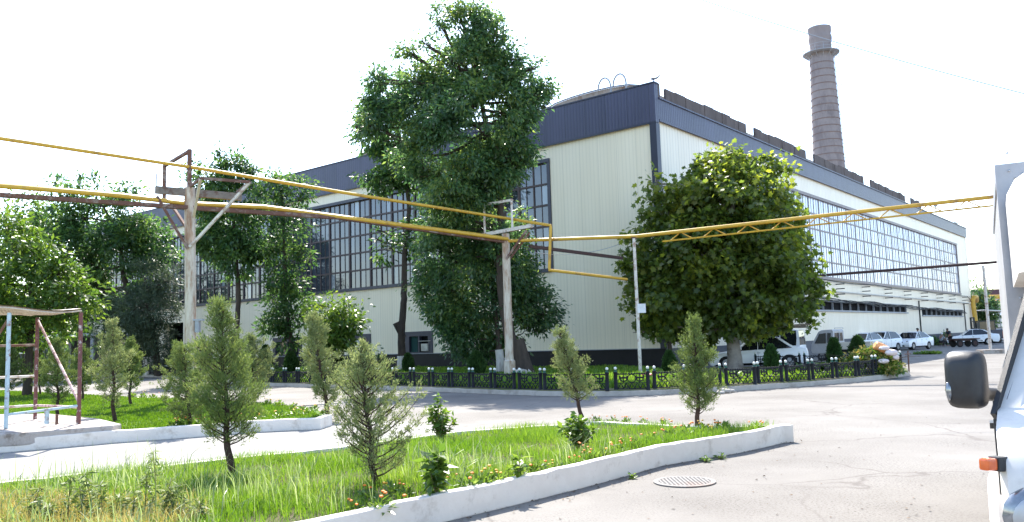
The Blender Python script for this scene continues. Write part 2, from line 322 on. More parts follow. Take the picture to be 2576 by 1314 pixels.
M['greyp'] = mat('grey_painted_steel', (.34, .35, .38), (.27, .28, .3), 5, .55)
M['poster'] = mat('blue_white_poster', (.16, .32, .55), (.62, .68, .72), 1.6, .5)
M['wire'] = mat('grey_wire', (.28, .30, .34), None, 3, .6)
M['cable'] = mat('black_cable', (.02, .02, .022), None, 6, .7)
M['cover'] = mat('cast_iron_cover', (.185, .172, .16), (.14, .13, .12), 9, .75, bump=.4, stain=(.18, .10, .07))
M['green'] = mat('teal_curtain', (.015, .075, .07), (.012, .06, .055), 4, .8)
M['paper'] = mat('white_paper', (.74, .74, .76), None, 3, .7)
# ================================================================== SETTING: ground, road islands, kerbs
mb = MB(); mb.add([(-900, -60, 0), (900, -60, 0), (900, 1500, 0), (-900, 1500, 0)], [(0, 1, 2, 3)]); struct(mb.build('ground', M['ground']))
def pl(px, z=0): return [G(x, y, z).to_2d() for x, y in px]
def unit(a): return a/np.maximum(np.linalg.norm(a, axis=-1, keepdims=True), 1e-9)
# pull the planting polygon off the kerbs
def shrinkpoly(poly, d):
    c = np.array(poly); out = []
    n = len(c); A = sum(c[i][0]*c[(i+1) % n][1]-c[(i+1) % n][0]*c[i][1] for i in range(n)); sg = 1 if A > 0 else -1
    for i in range(n):
        p, q, r_ = c[i-1], c[i], c[(i+1) % n]; e1 = unit(q-p); e2 = unit(r_-q); n1 = np.array([-e1[1], e1[0]])*sg; n2 = np.array([-e2[1], e2[0]])*sg; b = unit(n1+n2); out.append(tuple(q+b*d/max(.5, float(b@n1))))
    return out
# front island
Z1 = .27
K0 = pl([(1990, 1111), (1859, 1141), (1670, 1172), (1497, 1221), (1272, 1278), (1113, 1316)])
d_ = (K0[-1]-K0[-3]).normalized(); K0 += [K0[-1]+d_*1.2, K0[-1]+d_*4.5]
KB = pl([(1989, 1074), (1819, 1074), (1650, 1066), (1520, 1060), (1484, 1061), (1154, 1084), (830, 1125), (500, 1160), (0, 1211)], Z1)
d2 = (KB[-1]-KB[-2]).normalized(); KB += [KB[-1]+d2*6]
mb = MB(); mb.strip(K0, .13, 0, Z1, -1, .22, .010); struct(mb.build('front_kerb', M['kerb'], bevel=.012))
mb = MB(); mb.strip([K0[0]+(KB[0]-K0[0])*.0]+KB[1:], .12, 0, Z1-.003, 1, .22, .008); struct(mb.build('rear_kerb', M['kerb'], bevel=.01))
FRONT = [K0[0]]+[p for p in K0[1:]]+[KB[-1]+Vector((0, -3))]+KB[::-1][:-1]
mb = MB(); mb.prism(shrinkpoly([(p.x, p.y) for p in FRONT], .05), -.02, Z1-.05); struct(mb.build('island_soil', M['soil']))
# back-left island
LK = pl([(808, 1081), (636, 1089), (496, 1101), (294, 1115), (9, 1140)])
d3 = (LK[-1]-LK[-2]).normalized(); LK += [LK[-1]+d3*5]
LB = pl([(836, 1057), (801, 1030), (687, 1016), (520, 1007), (344, 1000), (46, 985)], .12)
d4 = (LB[-1]-LB[-2]).normalized(); LB += [LB[-1]+d4*14]
mb = MB(); mb.strip([LB[0]]+LK, .17, 0, .24, -1, .22, .010); struct(mb.build('left_kerb', M['kerb'], bevel=.02))
mb = MB(); mb.strip(LB, .12, 0, .13, 1); struct(mb.build('left_rear_kerb', M['kerb2']))
LEFT = LK+[LB[-1]+Vector((-2, -8))]+LB[::-1]
mb = MB(); mb.prism(shrinkpoly([(p.x, p.y) for p in LEFT], .05), -.02, .14); struct(mb.build('left_lawn', M['lawnsoil']))
# concrete path between the islands
PA = KB[4:]+[KB[-1]+Vector((-6, 3))]+[p for p in LK[::-1]]+pl([(870, 1052)])
mb = MB(); mb.add([(p.x, p.y, .004) for p in PA], [tuple(range(len(PA)))]); struct(mb.build('path', M['path']))
# fenced plot in front of the factory
FK = pl([(150, 939), (240, 943), (420, 951), (520, 960), (646, 971), (790, 976), (940, 980), (1096, 986), (1263, 993), (1377, 997), (1490, 998), (1609, 996), (1720, 991), (1879, 983), (2020, 973), (2168, 961), (2240, 953), (2289, 945.5)])
FBK = pl([(2284, 937), (2240, 931), (2110, 931), (2030, 932), (1900, 932), (1800, 934), (1700, 939)])
WL = Vector((7.37, 40.13))
Rx, Ry = .632, .775; _n = math.hypot(Rx, Ry); Rx /= _n; Ry /= _n
Lx, Ly = -Ry, Rx
PLOT = FK+FBK+[Vector((WL.x+Lx*s-.3*Rx, WL.y+Ly*s-.3*Ry)) for s in (0.5, 20, 45, 62)]
mb = MB(); mb.prism(shrinkpoly([(p.x, p.y) for p in PLOT], .05), -.02, .18); struct(mb.build('plot_soil', mat('dry_plot_earth', (.17, .15, .10), (.09, .12, .035), 1.2, .95, spec=.1, bump=.8, bscale=9)))
mb = MB(); mb.strip(FK, .14, 0, .15, 1, .4, .012); struct(mb.build('plot_kerb', M['kerb2'], bevel=.01))
mb = MB(); mb.strip(FBK, .14, 0, .15, 1); struct(mb.build('plot_rear_kerb', M['kerb2']))

# ================================================================== FACTORY
ROT = math.atan2(Ry, Rx)
fac = thing('factory_building', 'huge cream clad factory hall with navy roof band and long glazed window walls', 'building', (WL.x, WL.y, 0), ROT)
def wallhit(x, y, side, off=0):
    """pixel -> (distance along the facade, height) on the facade plane"""
    d = ray(x, y); D = Vector((Rx, Ry)) if side == 'R' else Vector((Lx, Ly)); n = Vector((D.y, -D.x))
    O = WL+n*off*(1 if side == 'R' else -1)
    t = O.dot(n)/(d[0]*n.x+d[1]*n.y); q = Vector((d[0]*t, d[1]*t))-O
    return q.dot(D), EYE+d[2]*t
def mapL(s, d, z): return (d, s, z)
def mapR(s, d, z): return (s, d, z)
def facade(mp, s0, s1, z0, z1, holes, dep):
    S = sorted({s0, s1} | {h[0] for h in holes} | {h[1] for h in holes}); Z = sorted({z0, z1} | {h[2] for h in holes} | {h[3] for h in holes})
    m = MB()
    for i in range(len(S)-1):
        for j in range(len(Z)-1):
            sm, zm = (S[i]+S[i+1])/2, (Z[j]+Z[j+1])/2
            if any(h[0] < sm < h[1] and h[2] < zm < h[3] for h in holes): continue
            m.add([mp(S[i], 0, Z[j]), mp(S[i+1], 0, Z[j]), mp(S[i+1], 0, Z[j+1]), mp(S[i], 0, Z[j+1])], [(0, 1, 2, 3)])
    for (a, b, c, d) in holes:
        for (p, q) in (((a, c), (b, c)), ((b, c), (b, d)), ((b, d), (a, d)), ((a, d), (a, c))):
            m.add([mp(p[0], 0, p[1]), mp(q[0], 0, q[1]), mp(q[0], dep, q[1]), mp(p[0], dep, p[1])], [(0, 1, 2, 3)])
    return m
def bx(m, mp, s0, s1, d0, d1, z0, z1): m.span(mp(s0, d0, z0), mp(s1, d1, z1))
LL, RL = 66.0, 75.8
LW = (6.8, 60.0, 5.62, 11.5)
small = [(16.1, 18.2), (21.8, 23.6), (26.3, 28.2), (29.2, 32.4), (35.0, 38.2), (41.0, 43.2)]
DOOR = (45.4, 48.6, .02, 4.2)
facade(mapL, .12, LL, 1.13, 12.5, [LW]+[(a, b, 1.13, 2.35) for a, b in small]+[(DOOR[0], DOOR[1], 1.13, DOOR[3])], .5).build('wall', M['cream'], fac)['label'] = 'cream ribbed wall facing the fenced lawn'
RW = (9.0, 69.8, 5.64, 11.2)
ST = [(15.0, 45.6, 3.25, 3.85), (51.3, 70.0, 3.02, 3.62)]
facade(mapR, .12, RL, 1.13, 12.6, [RW]+ST, .5).build('wall', M['cream2'], fac)['label'] = 'cream ribbed wall facing the parked cars'
m = MB(); bx(m, mapL, .0, DOOR[0], -.02, .4, 0, 1.127); bx(m, mapL, DOOR[1], LL, -.02, .4, 0, 1.127); m.build('plinth', M['plinth'], fac)
m = MB(); bx(m, mapR, .0, RL, -.023, .4, 0, 1.124); m.build('plinth', M['plinth2'], fac)
m = MB(); bx(m, mapL, -.05, LL, -.22, 0.02, -.02, .12); m.build('kerb_stone', M['slab'], fac)
m = MB(); bx(m, mapL, .0, DOOR[0], -.05, -.021, 1.13, 1.165); m.build('plinth_trim', M['greyp'], fac)
m = MB(); bx(m, mapL, -.16, LL, -.16, .2, 12.4, 14.40); m.build('fascia', M['navy'], fac)
m = MB(); bx(m, mapR, .21, RL, -.15, .2, 12.55, 13.66); m.build('fascia', M['navy'], fac)
m = MB(); bx(m, mapL, -.2, LL+.03, -.2, .25, 14.402, 14.47); bx(m, mapL, -.18, LL, -.18, -.163, 12.36, 12.46); m.build('fascia_trim', M['trim'], fac)
m = MB(); bx(m, mapR, .26, RL+.03, -.21, .25, 13.662, 13.74); bx(m, mapR, .26, RL, -.17, -.153, 12.50, 12.62); m.build('fascia_trim', M['navy'], fac)
m = MB(); m.span((-.17, -.17, 1.13), (.20, .0, 12.36)); m.span((-.17, .0, 1.13), (-.003, .20, 12.36)); m.build('corner_post', M['trim'], fac)
m = MB(); bx(m, mapR, RL-.35, RL+.02, -.02, -.003, 1.13, 12.5); m.build('corner_trim', M['cream2'], fac)
m = MB(); m.add([(0.2, .2, 13.2), (RL, .2, 13.2), (RL, LL, 13.2), (.2, LL, 13.2)], [(0, 1, 2, 3)])
m.add([(RL, 0, 0), (RL, LL, 0), (RL, LL, 13.6), (RL, 0, 13.6)], [(0, 1, 2, 3)]); m.add([(0, LL, 0), (RL, LL, 0), (RL, LL, 14.4), (0, LL, 14.4)], [(0, 1, 2, 3)]); m.build('roof', M['roof'], fac)
def bigwin(mp, w, mull, glass, rows, bay, label, tr, gd, fa):
    a, b, c, d = w
    f = MB(); t = .2                                                # outer trim
    bx(f, mp, a-t, b+t, -.10, .10, d, d+t); bx(f, mp, a-t, b+t, -.12, .10, c-t, c); bx(f, mp, a-t, a, -.06, .10, c, d); bx(f, mp, b, b+t, -.06, .10, c, d)
    fr = f.build('window', tr, fac); fr['label'] = label
    g = MB(); q = MB(); h = (d-c)/rows; n = round((b-a)/bay); bw = (b-a)/n; rnd = random.Random(int(a*10))
    for i in range(n+1):
        s = a+i*bw
        if 0 < i < n: bx(q, mp, s-.075, s+.075, gd-.05*fa, gd+.06, c, d)
        if i < n:
            bx(q, mp, s+bw/2-.04, s+bw/2+.04, gd-.035*fa, gd+.04, c, d)
            for k in (1, 3): bx(q, mp, s+bw*k/4-.02, s+bw*k/4+.02, gd-.02*fa, gd+.02, c, d)
            for j in range(rows):
                for k in range(4):
                    s0, s1 = s+bw*k/4, s+bw*(k+1)/4; z0, z1 = c+h*j, c+h*(j+1); e = rnd.uniform(-.006, .006); e2 = rnd.uniform(-.006, .006)
                    g.add([mp(s0, gd+e, z0), mp(s1, gd+e2, z0), mp(s1, gd+e2, z1), mp(s0, gd+e, z1)], [(0, 1, 2, 3)])
    for j in range(1, rows): bx(q, mp, a, b, gd-.042*fa, gd+.05, c+h*j-.055, c+h*j+.055)
    q.build('mullion_grid', mull, fr); 
    me = bpy.data.meshes.new('pane'); me.from_pydata(g.v, [], g.f); finish('pane', me, glass, fr)
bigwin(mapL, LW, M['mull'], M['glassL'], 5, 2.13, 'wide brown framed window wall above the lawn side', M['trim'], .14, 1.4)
bigwin(mapR, RW, M['mull_grazing'], M['glassR'], 5, 2.13, 'long pale glazed window wall above the parked cars', M['mull_grazing'], .06, .75)
for i, (a, b) in enumerate(small):
    f = MB()
    for (s0, s1, z0, z1) in ((a-.16, b+.16, 2.22, 2.52), (a-.16, a+.24, 1.17, 2.22), (b-.2, b+.16, 1.17, 2.22), ((a+b)/2-.06, (a+b)/2+.06, 1.17, 2.22), (a+.24, (a+b)/2-.06, 1.17, 1.25), ((a+b)/2+.06, b-.2, 1.17, 1.25)): bx(f, mapL, s0, s1, -.05, .2, z0, z1)
    fr = f.build('window', M['trim'], fac)
    g = MB(); g.add([mapL(a, .16, 1.17), mapL(b, .16, 1.17), mapL(b, .16, 2.3), mapL(a, .16, 2.3)], [(0, 1, 2, 3)]); g.build('pane', M['carglass'] if i else M['black'], fr)
    if i == 0:
        c = MB(); mid = (a+b)/2
        vs = []; 
        for k in range(13):
            s = b-.16-.62*k/12; vs += [mapL(s, .12+.02*(k % 2), 1.25), mapL(s, .12+.02*(k % 2), 2.25)]
        c.add(vs, [(2*k, 2*k+1, 2*k+3, 2*k+2) for k in range(12)]); c.build('curtain', M['green'], fr)
        c = MB(); bx(c, mapL, a+.2, a+.75, -.14, .12, 1.3, 1.75); bx(c, mapL, a+.0, a+1.0, -.1, .1, 1.9, 1.93); c.build('air_conditioner', M['tanp'], fr)
    if i == 1:
        c = MB(); bx(c, mapL, (a+b)/2+.1, b-.2, .10, .13, 1.3, 2.15); c.build('blind', M['paper'], fr)
m = MB(); m.span((1.5, DOOR[0]-.5, 0), (1.52, DOOR[1]+.5, DOOR[3]+.5)); dd = m.build('door_recess', M['black'], fac)
for k, (a, b, c, d) in enumerate(ST):
    f = MB(); bx(f, mapR, a-.1, b+.1, -.09, .1, d, d+.1); bx(f, mapR, a-.1, b+.1, -.14, .1, c-.12, c); n = round((b-a)/2.0)
    for i in range(n+1): bx(f, mapR, a+(b-a)*i/n-.035, a+(b-a)*i/n+.035, -.01, .12, c, d)
    fr = f.build('window', M['greyp'], fac); g = MB(); bx(g, mapR, a, b, .14, .16, c, d); g.build('pane', M['black'], fr)
# things fixed along the street facade: pipe, cables, brackets
m = MB(); m.tube([mapR(8, -.22, 4.62), mapR(74.2, -.22, 4.55)], .055); m.build('wall_pipe', M['tanp'], fac)
rn = random.Random(4)
for k in range(5):
    m = MB(); pts = []; ph = rn.random()*6
    for i in range(90):
        s = 12+i*.66; pts.append(mapR(s, -.16-.05*k, 4.18-.007*i+.14*math.sin(s*.55+ph)*(.4+rn.random()*.3)-.05*k))
    m.tube(pts, .03, 5); m.build('cable', M['cable'], fac)
m = MB(); m.tube([mapR(8+i*1.1, -.2, 5.42-.10*abs(math.sin(i*.25))) for i in range(60)]+[mapR(75.7, -.3, 4.35)], .035, 5); m.build('cable', M['cable'], fac)
for cx_ in (478, 670, 835, 976, 1100, 1213, 1305, 1400):
    x = (2600+(cx_-20)*.4566)/1.336; s, z = wallhit(x, 720, 'R'); m = MB()
    for zz in (5.16, 4.82, 4.42): m = MB(); m.beam(mapR(s, 0, zz), mapR(s, -.62, zz), .06, .07); m.build('cable_bracket', M['cable'], fac)
for s in (50.2, 71.2):
    m = MB(); m.tube([mapR(s, -.06, 4.4), mapR(s, -.06, .3)], .06, 6); m.build('downpipe', M['cable'], fac)
# roof furniture
for (s0, s1, zt) in ((2.6, 9.0, 15.95), (18.5, 26.6, 15.95)):
    m = MB(); n = 10; pr = [(s0, 13.2), (s0, zt-.35)]+[(s0+(s1-s0)*k/n, zt-.35+.35*math.sin(math.pi*k/n)**.5) for k in range(1, n)]+[(s1, zt-.35), (s1, 13.2)]
    k = len(pr); m.add([(3.2, a, z) for a, z in pr]+[(40, a, z) for a, z in pr], [tuple(range(k)), tuple(range(k, 2*k))[::-1]]+[(i, i+1, k+i+1, k+i) for i in range(k-1)])
    mo = m.build('roof_monitor', M['corr'], fac)
    c = MB(); c.tube([(3.15, a, z+.04) for a, z in pr[1:-1]], .05, 6); c.build('monitor_edge', M['greyp'], mo)
m = MB()
for y0 in (3.5, 4.5):
    m.tube([(2.6, y0+.42*math.cos(t), 15.75+.62*math.sin(t)) for t in [math.pi*i/14 for i in range(15)]]+[(2.6, y0-.42, 14.3)], .05, 6)
m.build('vent_loop', M['greyp'], fac)
m = MB()
for x0, x1 in ((1676, 1881), (1896, 2029), (2041, 2168), (2178, 2269), (2275, 2308)):
    s0 = wallhit(x0, 300, 'R', -.45)[0]; s1 = wallhit(x1, 400, 'R', -.45)[0]
    m = MB(); s = s0; k = 0
    while s < s1-.1:
        e = min(s+1.15, s1); hh = 14.78+rn.uniform(-.06, .06); m.span((s+.015, 0.42+.02*(k % 2), 13.2), (e-.015, .54+.02*(k % 2), hh)); s = e; k += 1
    m.build('parapet_board', M['board'], fac)
m = MB(); m.span((.5, .42, 13.2), (.75, .55, 14.4)); m.span((1.15, .42, 13.2), (1.5, .55, 14.85)); m.tube([(.4, .62, 14.1), (74, .62, 14.1)], .05, 5); m.build('parapet_rail', M['board'], fac)
m = MB(); m.tube([(64, .6, 13.6), (64, .6, 15.2)], .05, 6); m.span((63.8, .4, 15.2), (64.2, .75, 15.32)); m.build('roof_post', M['greyp'], fac)
m = MB(); m.span((72.5, .5, 13.3), (73.6, 1.6, 14.1)); m.span((72.3, .3, 14.1), (73.8, 1.8, 14.2)); m.build('roof_vent', M['trim'], fac)
# floodlight on the roof corner
fl = thing('floodlight', 'curved pale floodlight on the navy roof corner', 'floodlight', (WL.x+.05, WL.y+.1, 14.47))
m = MB(); m.tube([(0, 0, 0), (.03, 0, .22)], .025, 6); m.build('bracket', M['trim'], fl)
m = MB(); vs = []
for i in range(7):
    t = -.35+1.5*i/6
    for j in range(5):
        w = (-1+j/2)*.13; vs.append((.02+.42*math.sin(t*.75), w, .20+.32*(1-math.cos(t*.95))+.03*(1-abs(w)/.13)+.05))
f = [(5*i+j, 5*i+j+1, 5*i+j+6, 5*i+j+5) for i in range(6) for j in range(4)]
m.add(vs, f); o = m.build('lamp_shade', M['greyp'], fl, True); md = o.modifiers.new('s', 'SOLIDIFY'); md.thickness = .05
# ================================================================== CHIMNEY
CH = Yd(2086, 425, 130)
ch = thing('factory_chimney', 'tall tapering grey masonry chimney with a railed platform near its top', 'chimney', (CH.x, 130, 0))
ZT = Yd(2054, 72, 130).z; zz = lambda y: Yd(2060, y, 130).z
rA = 27.0/FPX*130; rB = 38.5/FPX*130; zB = zz(425); slope = (rB-rA)/(ZT-zB)
rad = lambda z: rA*.98+slope*(ZT-z)
prof = [(rad(0)*1.0, 0)]+[(rad(z), z) for z in np.arange(4, ZT-6, 3.0)]+[(rad(ZT-5), ZT-5), (rA*.98, ZT-4.6), (rA*1.0, ZT-2.6), (rA*1.07, ZT-2.0), (rA*1.07, ZT-1.6), (rA*.98, ZT-1.2), (rA*1.06, ZT-.6), (rA*1.06, ZT), (rA*.8, ZT), (rA*.78, ZT-2)]
m = MB(); m.lathe(prof, n=40); m.build('shaft', M['brick'], ch, True)
m = MB(); z = ZT-6.2
while z > 8:
    r0 = rad(z)+.02; m.lathe([(r0, z), (r0+.035, z), (r0+.035, z+.10), (r0, z+.10)], n=40); z -= 1.17
m.build('iron_band', M['band'], ch)
zp = zz(137); m = MB()
for r0, r1, z0, z1 in ((rad(zp)+.02, rad(zp)+1.05, zp, zp+.1),):
    m.lathe([(r0, z0), (r1, z0), (r1, z1), (r0, z1)], n=28)
for j in range(14):
    t = 2*math.pi*j/14; c, s_ = math.cos(t), math.sin(t); r1 = rad(zp)+1.0; r0 = rad(zp)
    m.beam((c*r0, s_*r0, zp-.8), (c*r1, s_*r1, zp), .08, .08); m.tube([(c*r1, s_*r1, zp), (c*r1, s_*r1, zp+1.15)], .035, 5)
for h in (.6, 1.15): m.tube([((rad(zp)+1.0)*math.cos(t), (rad(zp)+1.0)*math.sin(t), zp+h) for t in [2*math.pi*j/28 for j in range(29)]], .035, 5, False)
m.build('platform', M['greyp'], ch)
m = MB(); a_ = R(-8); ca, sa = math.cos(a_), math.sin(a_)
P = lambda z, o, w: ((rad(z)+o)*ca-w*sa, (rad(z)+o)*sa+w*ca, z)
for w in (-.25, .25): m.tube([P(6, .2, w), P(zp, .2, w)], .04, 5)
for w in (-.3, 0, .3): m.tube([P(6, .95-.2*abs(w)/.3, w), P(zp, .95-.2*abs(w)/.3, w)], .022, 4)
z = 8
while z < zp:
    m.tube([P(z, .2+.75*math.sin(t), .42*math.cos(t)) for t in [math.pi*i/8 for i in range(9)]], .035, 4); m.tube([P(z+.5, .2, -.25), P(z+.5, .2, .25)], .03, 4); z += 2.4
m.build('caged_ladder', M['greyp'], ch)
for sx, hh in ((-1, 1.9), (1, 2.6)):
    m = MB(); m.tube([(sx*rA*1.02, .2, ZT-1.5), (sx*rA*1.12, .2, ZT+hh-.6)], .03, 5); m.build('lightning_rod', M['greyp'], ch)
# ================================================================== PIPE RACK
def V(x, y, z): return Vector((x, y, z))
P1 = G(479, 1003, .14); P1.z = 0; P2 = G(1283, 951, .19); P2.z = 0; P3 = G(1612, 950, .18); P3.z = 0; P4 = G(2493, 890, 0)
dp = (P2-P1); dp.z = 0; dp.normalize(); dn = V(-dp.y, dp.x, 0)               # along the pipe line, and away from the viewer
zy = lambda p, y, x=None: Yd(x if x else 0, y, p.y).z
p1 = thing('pipe_support', 'thick peeling pole with rusty braced platform under the yellow pipes, before the left trees', 'pipe support', (P1.x, P1.y, 0))
m = MB(); m.tube([(0, 0, 0), (-.03, 0, 4), (-.08, 0, 7.33)], [.185, .18, .175], 16); m.build('pole', M['pole'], p1, True)
m = MB(); zt = 7.18; m.beam(dp*-1.1+V(-.08, 0, zt)-dn*.0, dp*1.75+V(-.08, 0, zt-.05), .15, .25); m.build('cross_beam', M['beamg'], p1)
gp = MB(); gp.beam(V(-.08, -.02, 7.34), V(-.08, -.02, 8.68), .12, .12); gp.beam(V(-.08, -.02, 8.62), dn*2.6+V(-.5, 0, 8.62), .10, .10); gp.beam(dn*2.5+V(-.5, 0, 7.3), dn*2.5+V(-.5, 0, 8.6), .10, .10); gp.build('goalpost_frame', M['rust'], p1)
m = MB(); c1 = V(-.08, 0, 7.35)-dn*1.7; c2 = c1+dp*1.6; m.beam(V(-.08, 0, 7.35), c1, .07, .07); m.beam(c1, c2, .07, .09); m.beam(c2, dp*1.6+V(-.08, 0, 7.3), .07, .07); m.build('platform_frame', M['rust'], p1)
for a, b, mm in ((c1+V(0, 0, -.03), V(.12, -.14, 6.3), 'mesh'), (c2, V(.02, -.2, 5.25), 'whiterust'), (dp*-1.0+V(-.08, -.1, 6.95), V(-.06, -.2, 5.2), 'rust'), (dn*1.6+dp*-.3+V(-.1, 0, 7.0), V(-.16, .05, 5.9), 'rust')):
    m = MB(); m.beam(a, b, .085, .085); m.build('brace', M[mm], p1)
m = MB(); m.tube([dp*-1.05+V(-.08, 0, 7.3), dp*-1.07+V(-.08, 0, 7.75)], .018, 5); m.build('rod', M['rust'], p1)
m = MB(); m.span((.17, -.1, 2.35), (.30, .1, 2.75)); m.span((.1, -.12, 2.74), (.42, .12, 2.8)); m.build('junction_box', M['greyp'], p1)
p2 = thing('pipe_support', 'white peeling steel pole with small top frame in the lawn before the tallest tree', 'pipe support', (P2.x, P2.y, 0))
top2 = 6.3; td = (P3-P2).normalized(); tn = V(-td.y, td.x, 0)
m = MB(); m.tube([(0, 0, 0), (0, 0, top2)], [.18, .165], 16); m.lathe([(.24, .0), (.24, .9), (.19, .95)], n=12); m.build('pole', M['pole'], p2, True)
m = MB(); m.beam(td*-1.15+V(0, 0, top2+.06), td*1.3+V(0, 0, top2+.22), .16, .15); m.build('cross_beam', M['whiterust'], p2)
m = MB(); q = top2+.1; m.beam(td*-1.05+V(0, 0, q), td*-1.05+V(0, 0, q+1.3), .09, .09); m.beam(td*.35+V(0, 0, q), td*.35+V(0, 0, q+1.3), .09, .09); m.beam(td*-1.1+V(0, 0, q+1.28), td*.4+V(0, 0, q+1.32), .1, .1); m.build('goalpost_frame', M['whiterust'], p2)
for a, b in ((V(0, -.15, top2-1.1), td*1.05+V(0, 0, top2+.05)), (V(0, .12, top2-1.25), td*.8+tn*.7+V(0, 0, top2+.05))):
    m = MB(); m.beam(a, b, .08, .09); m.build('brace', M['rust'], p2)
p3 = thing('pipe_support', 'slim rusty white post under the yellow truss in front of the plane tree', 'pipe support', (P3.x, P3.y, 0))
z3 = zy(P3, 600, 1600); m = MB(); m.tube([(0, 0, 0), (-.02, 0, z3)], [.068, .06], 10); m.build('pole', M['whiterust'], p3, True)
m = MB(); m.span((-.12, -.05, z3), (.12, .05, z3+.05)); m.build('saddle', M['rust'], p3)
m = MB(); m.span((-.02, -.1, 2.65), (.30, -.085, 3.0)); m.build('notice_plate', M['paper'], p3)
p4 = thing('pipe_support', 'thin rusty far post on a stone block beside the cargo truck', 'pipe support', (P4.x, P4.y, 0))
z4 = zy(P4, 668, 2476); m = MB(); m.tube([(0, 0, 0), (0, 0, z4)], .09, 8); m.build('pole', M['whiterust'], p4, True)
m = MB(); m.box((0, 0, .12), (1.5, .7, .28), Matrix.Rotation(.1, 3, 'Z')); m.build('base_block', M['slab'], p4, bevel=.03)
def pipe(name, pts, r, mt, label, cat='pipe'):
    m = MB(); m.tube(pts, r, 10); o = m.build(name, mt, None, True); return tag(o, label, cat)
# pipe line from the left through P1 and P2
def online(k, off=0, z=0): return P1+dp*k+dn*off+V(0, 0, z)          # k metres from P1 towards P2
KL = (P2-P1).length
ua = online(-14, .1, 8.62); 
e0 = Yd(1385, 567, P2.y-1.3); e1 = Yd(1382, 680, P2.y-1.3); e2 = Yd(1577, 703, P2.y+.6)
upz = zy(P1, 421, 475); up2 = zy(P2, 549, 1300)
pipe('gas_pipe', [online(-16, 0, upz+1.12), online(0, .02, upz), online(KL*.5, .02, (upz+up2)/2-.02), online(KL+.3, .02, up2), e0+V(-.1, 0, .01), e0, e0+V(0, 0, -.1), e1+V(0, 0, .1), e1, e1+(e2-e1)*.05, e2], .062, M['yellow'], 'single high yellow gas pipe passing over both pole frames, then bending down')
lz = zy(P1, 516, 475)+.05; lz2 = zy(P2, 604, 1270)
for off, r, zo, lab in ((-.16, .075, .02, 'nearer of the two low yellow pipes resting on the rusty channel'), (.10, .065, .10, 'farther of the two low yellow pipes resting on the rusty channel')):
    pipe('gas_pipe', [online(-16, off, lz+.22+zo), online(-5, off, lz+.12+zo), online(-2.2, off, lz+.06+zo), online(0, off+.28, lz+zo-.03), online(2.5, off+.15, lz+zo), online(KL, off, lz2+zo)], r, M['yellow'], lab)
m = MB(); m.beam(online(-16, -.02, lz-.02), online(KL*.4, 0, lz-.20), .22, .13); m.beam(online(KL*.4+.02, 0, lz-.20), online(KL, 0, lz2-.1), .2, .1)
tag(m.build('channel_beam', M['rust']), 'long rusty steel channel carrying the low yellow pipes', 'beam')
# truss to the right
T0 = P2+V(0, 0, zy(P2, 606, 1300)); T1 = Yd(1600, 595, P3.y); Y2 = 28.3; T2 = Yd(2512, 494, Y2); dT = (T2-T1).normalized(); T3 = T2+dT*12
tr = thing('pipe_truss', 'yellow pipe truss with zigzag lattice running right towards the cargo truck', 'pipe truss', (0, 0, 0))
m = MB(); m.tube([T0, T1, T2, T3], .072, 10); m.build('pipe', M['yellow'], tr, True)
hn = V(-dT.y, dT.x, 0).normalized()
m = MB(); A = T1+hn*.22+dT*.2; m.tube([A+V(0, 0, .03), T3+hn*.22+V(0, 0, .02)], .05, 8); m.build('pipe', M['yellow'], tr, True)
m = MB(); LB0 = T1+dT*1.0+hn*.1; lt = (T3-LB0).length; m.tube([LB0+V(0, 0, -.30), T3+hn*.1+V(0, 0, -.30)], .035, 6); m.build('bottom_chord', M['yellow'], tr, True)
m = MB(); k = .3
while k < lt-1:
    a = LB0+dT*k; m.tube([a+V(0, 0, -.3), a+dT*.35+V(0, 0, -.05)], .022, 5); m.tube([a+dT*.45+V(0, 0, -.05), a+dT*.85+V(0, 0, -.3)], .022, 5); k += 1.25
m.build('lattice', M['yellow'], tr)
q = (T3-dT*1.5); p5 = thing('pipe_support', 'rusty post behind the truck holding the end of the yellow truss', 'pipe support', (q.x, q.y, 0)); m = MB(); m.tube([(0, 0, 0), (0, 0, q.z-.1)], .1, 10); m.build('pole', M['whiterust'], p5, True)
m = MB(); b0 = Yd(1332, 620, P2.y-.3); b1 = Yd(1566, 650, P2.y+2.0); m.beam(b0, b1, .13, .13); tag(m.build('strut_beam', M['rustd']), 'dark rusty beam slanting from the white pole towards the plane tree', 'beam')
Dk0 = Yd(2070, 693, 57.2); Dk1 = Yd(2476, 664, P4.y); dk = (Dk1-Dk0).normalized()
pipe('water_pipe', [Dk0-dk*1.5, Dk0, Dk1+V(0, 0, .05), Dk1+dk*14+V(0, 0, .05)], .095, M['rustd'], 'dark rusty pipe crossing in front of the long window wall')
# wires
def wire(a, b, sag, label, r=.012):
    pts = [a+(b-a)*(i/16)+V(0, 0, -sag*4*(i/16)*(1-i/16)) for i in range(17)]; m = MB(); m.tube(pts, r, 5); tag(m.build('overhead_wire', M['wire']), label, 'wire')
wire(Yd(1700, -22, 24), Yd(2640, 252, 18), .12, 'thin overhead wire crossing the sky by the chimney')
wire(Yd(-80, 421, 60), Yd(860, 402, 66), .55, 'faint overhead wire in the sky above the left trees', .018)
wire(Yd(1345, 636, P2.y), Yd(1560, 614, P2.y+3), .25, 'thin wire sagging beside the factory corner', .012)
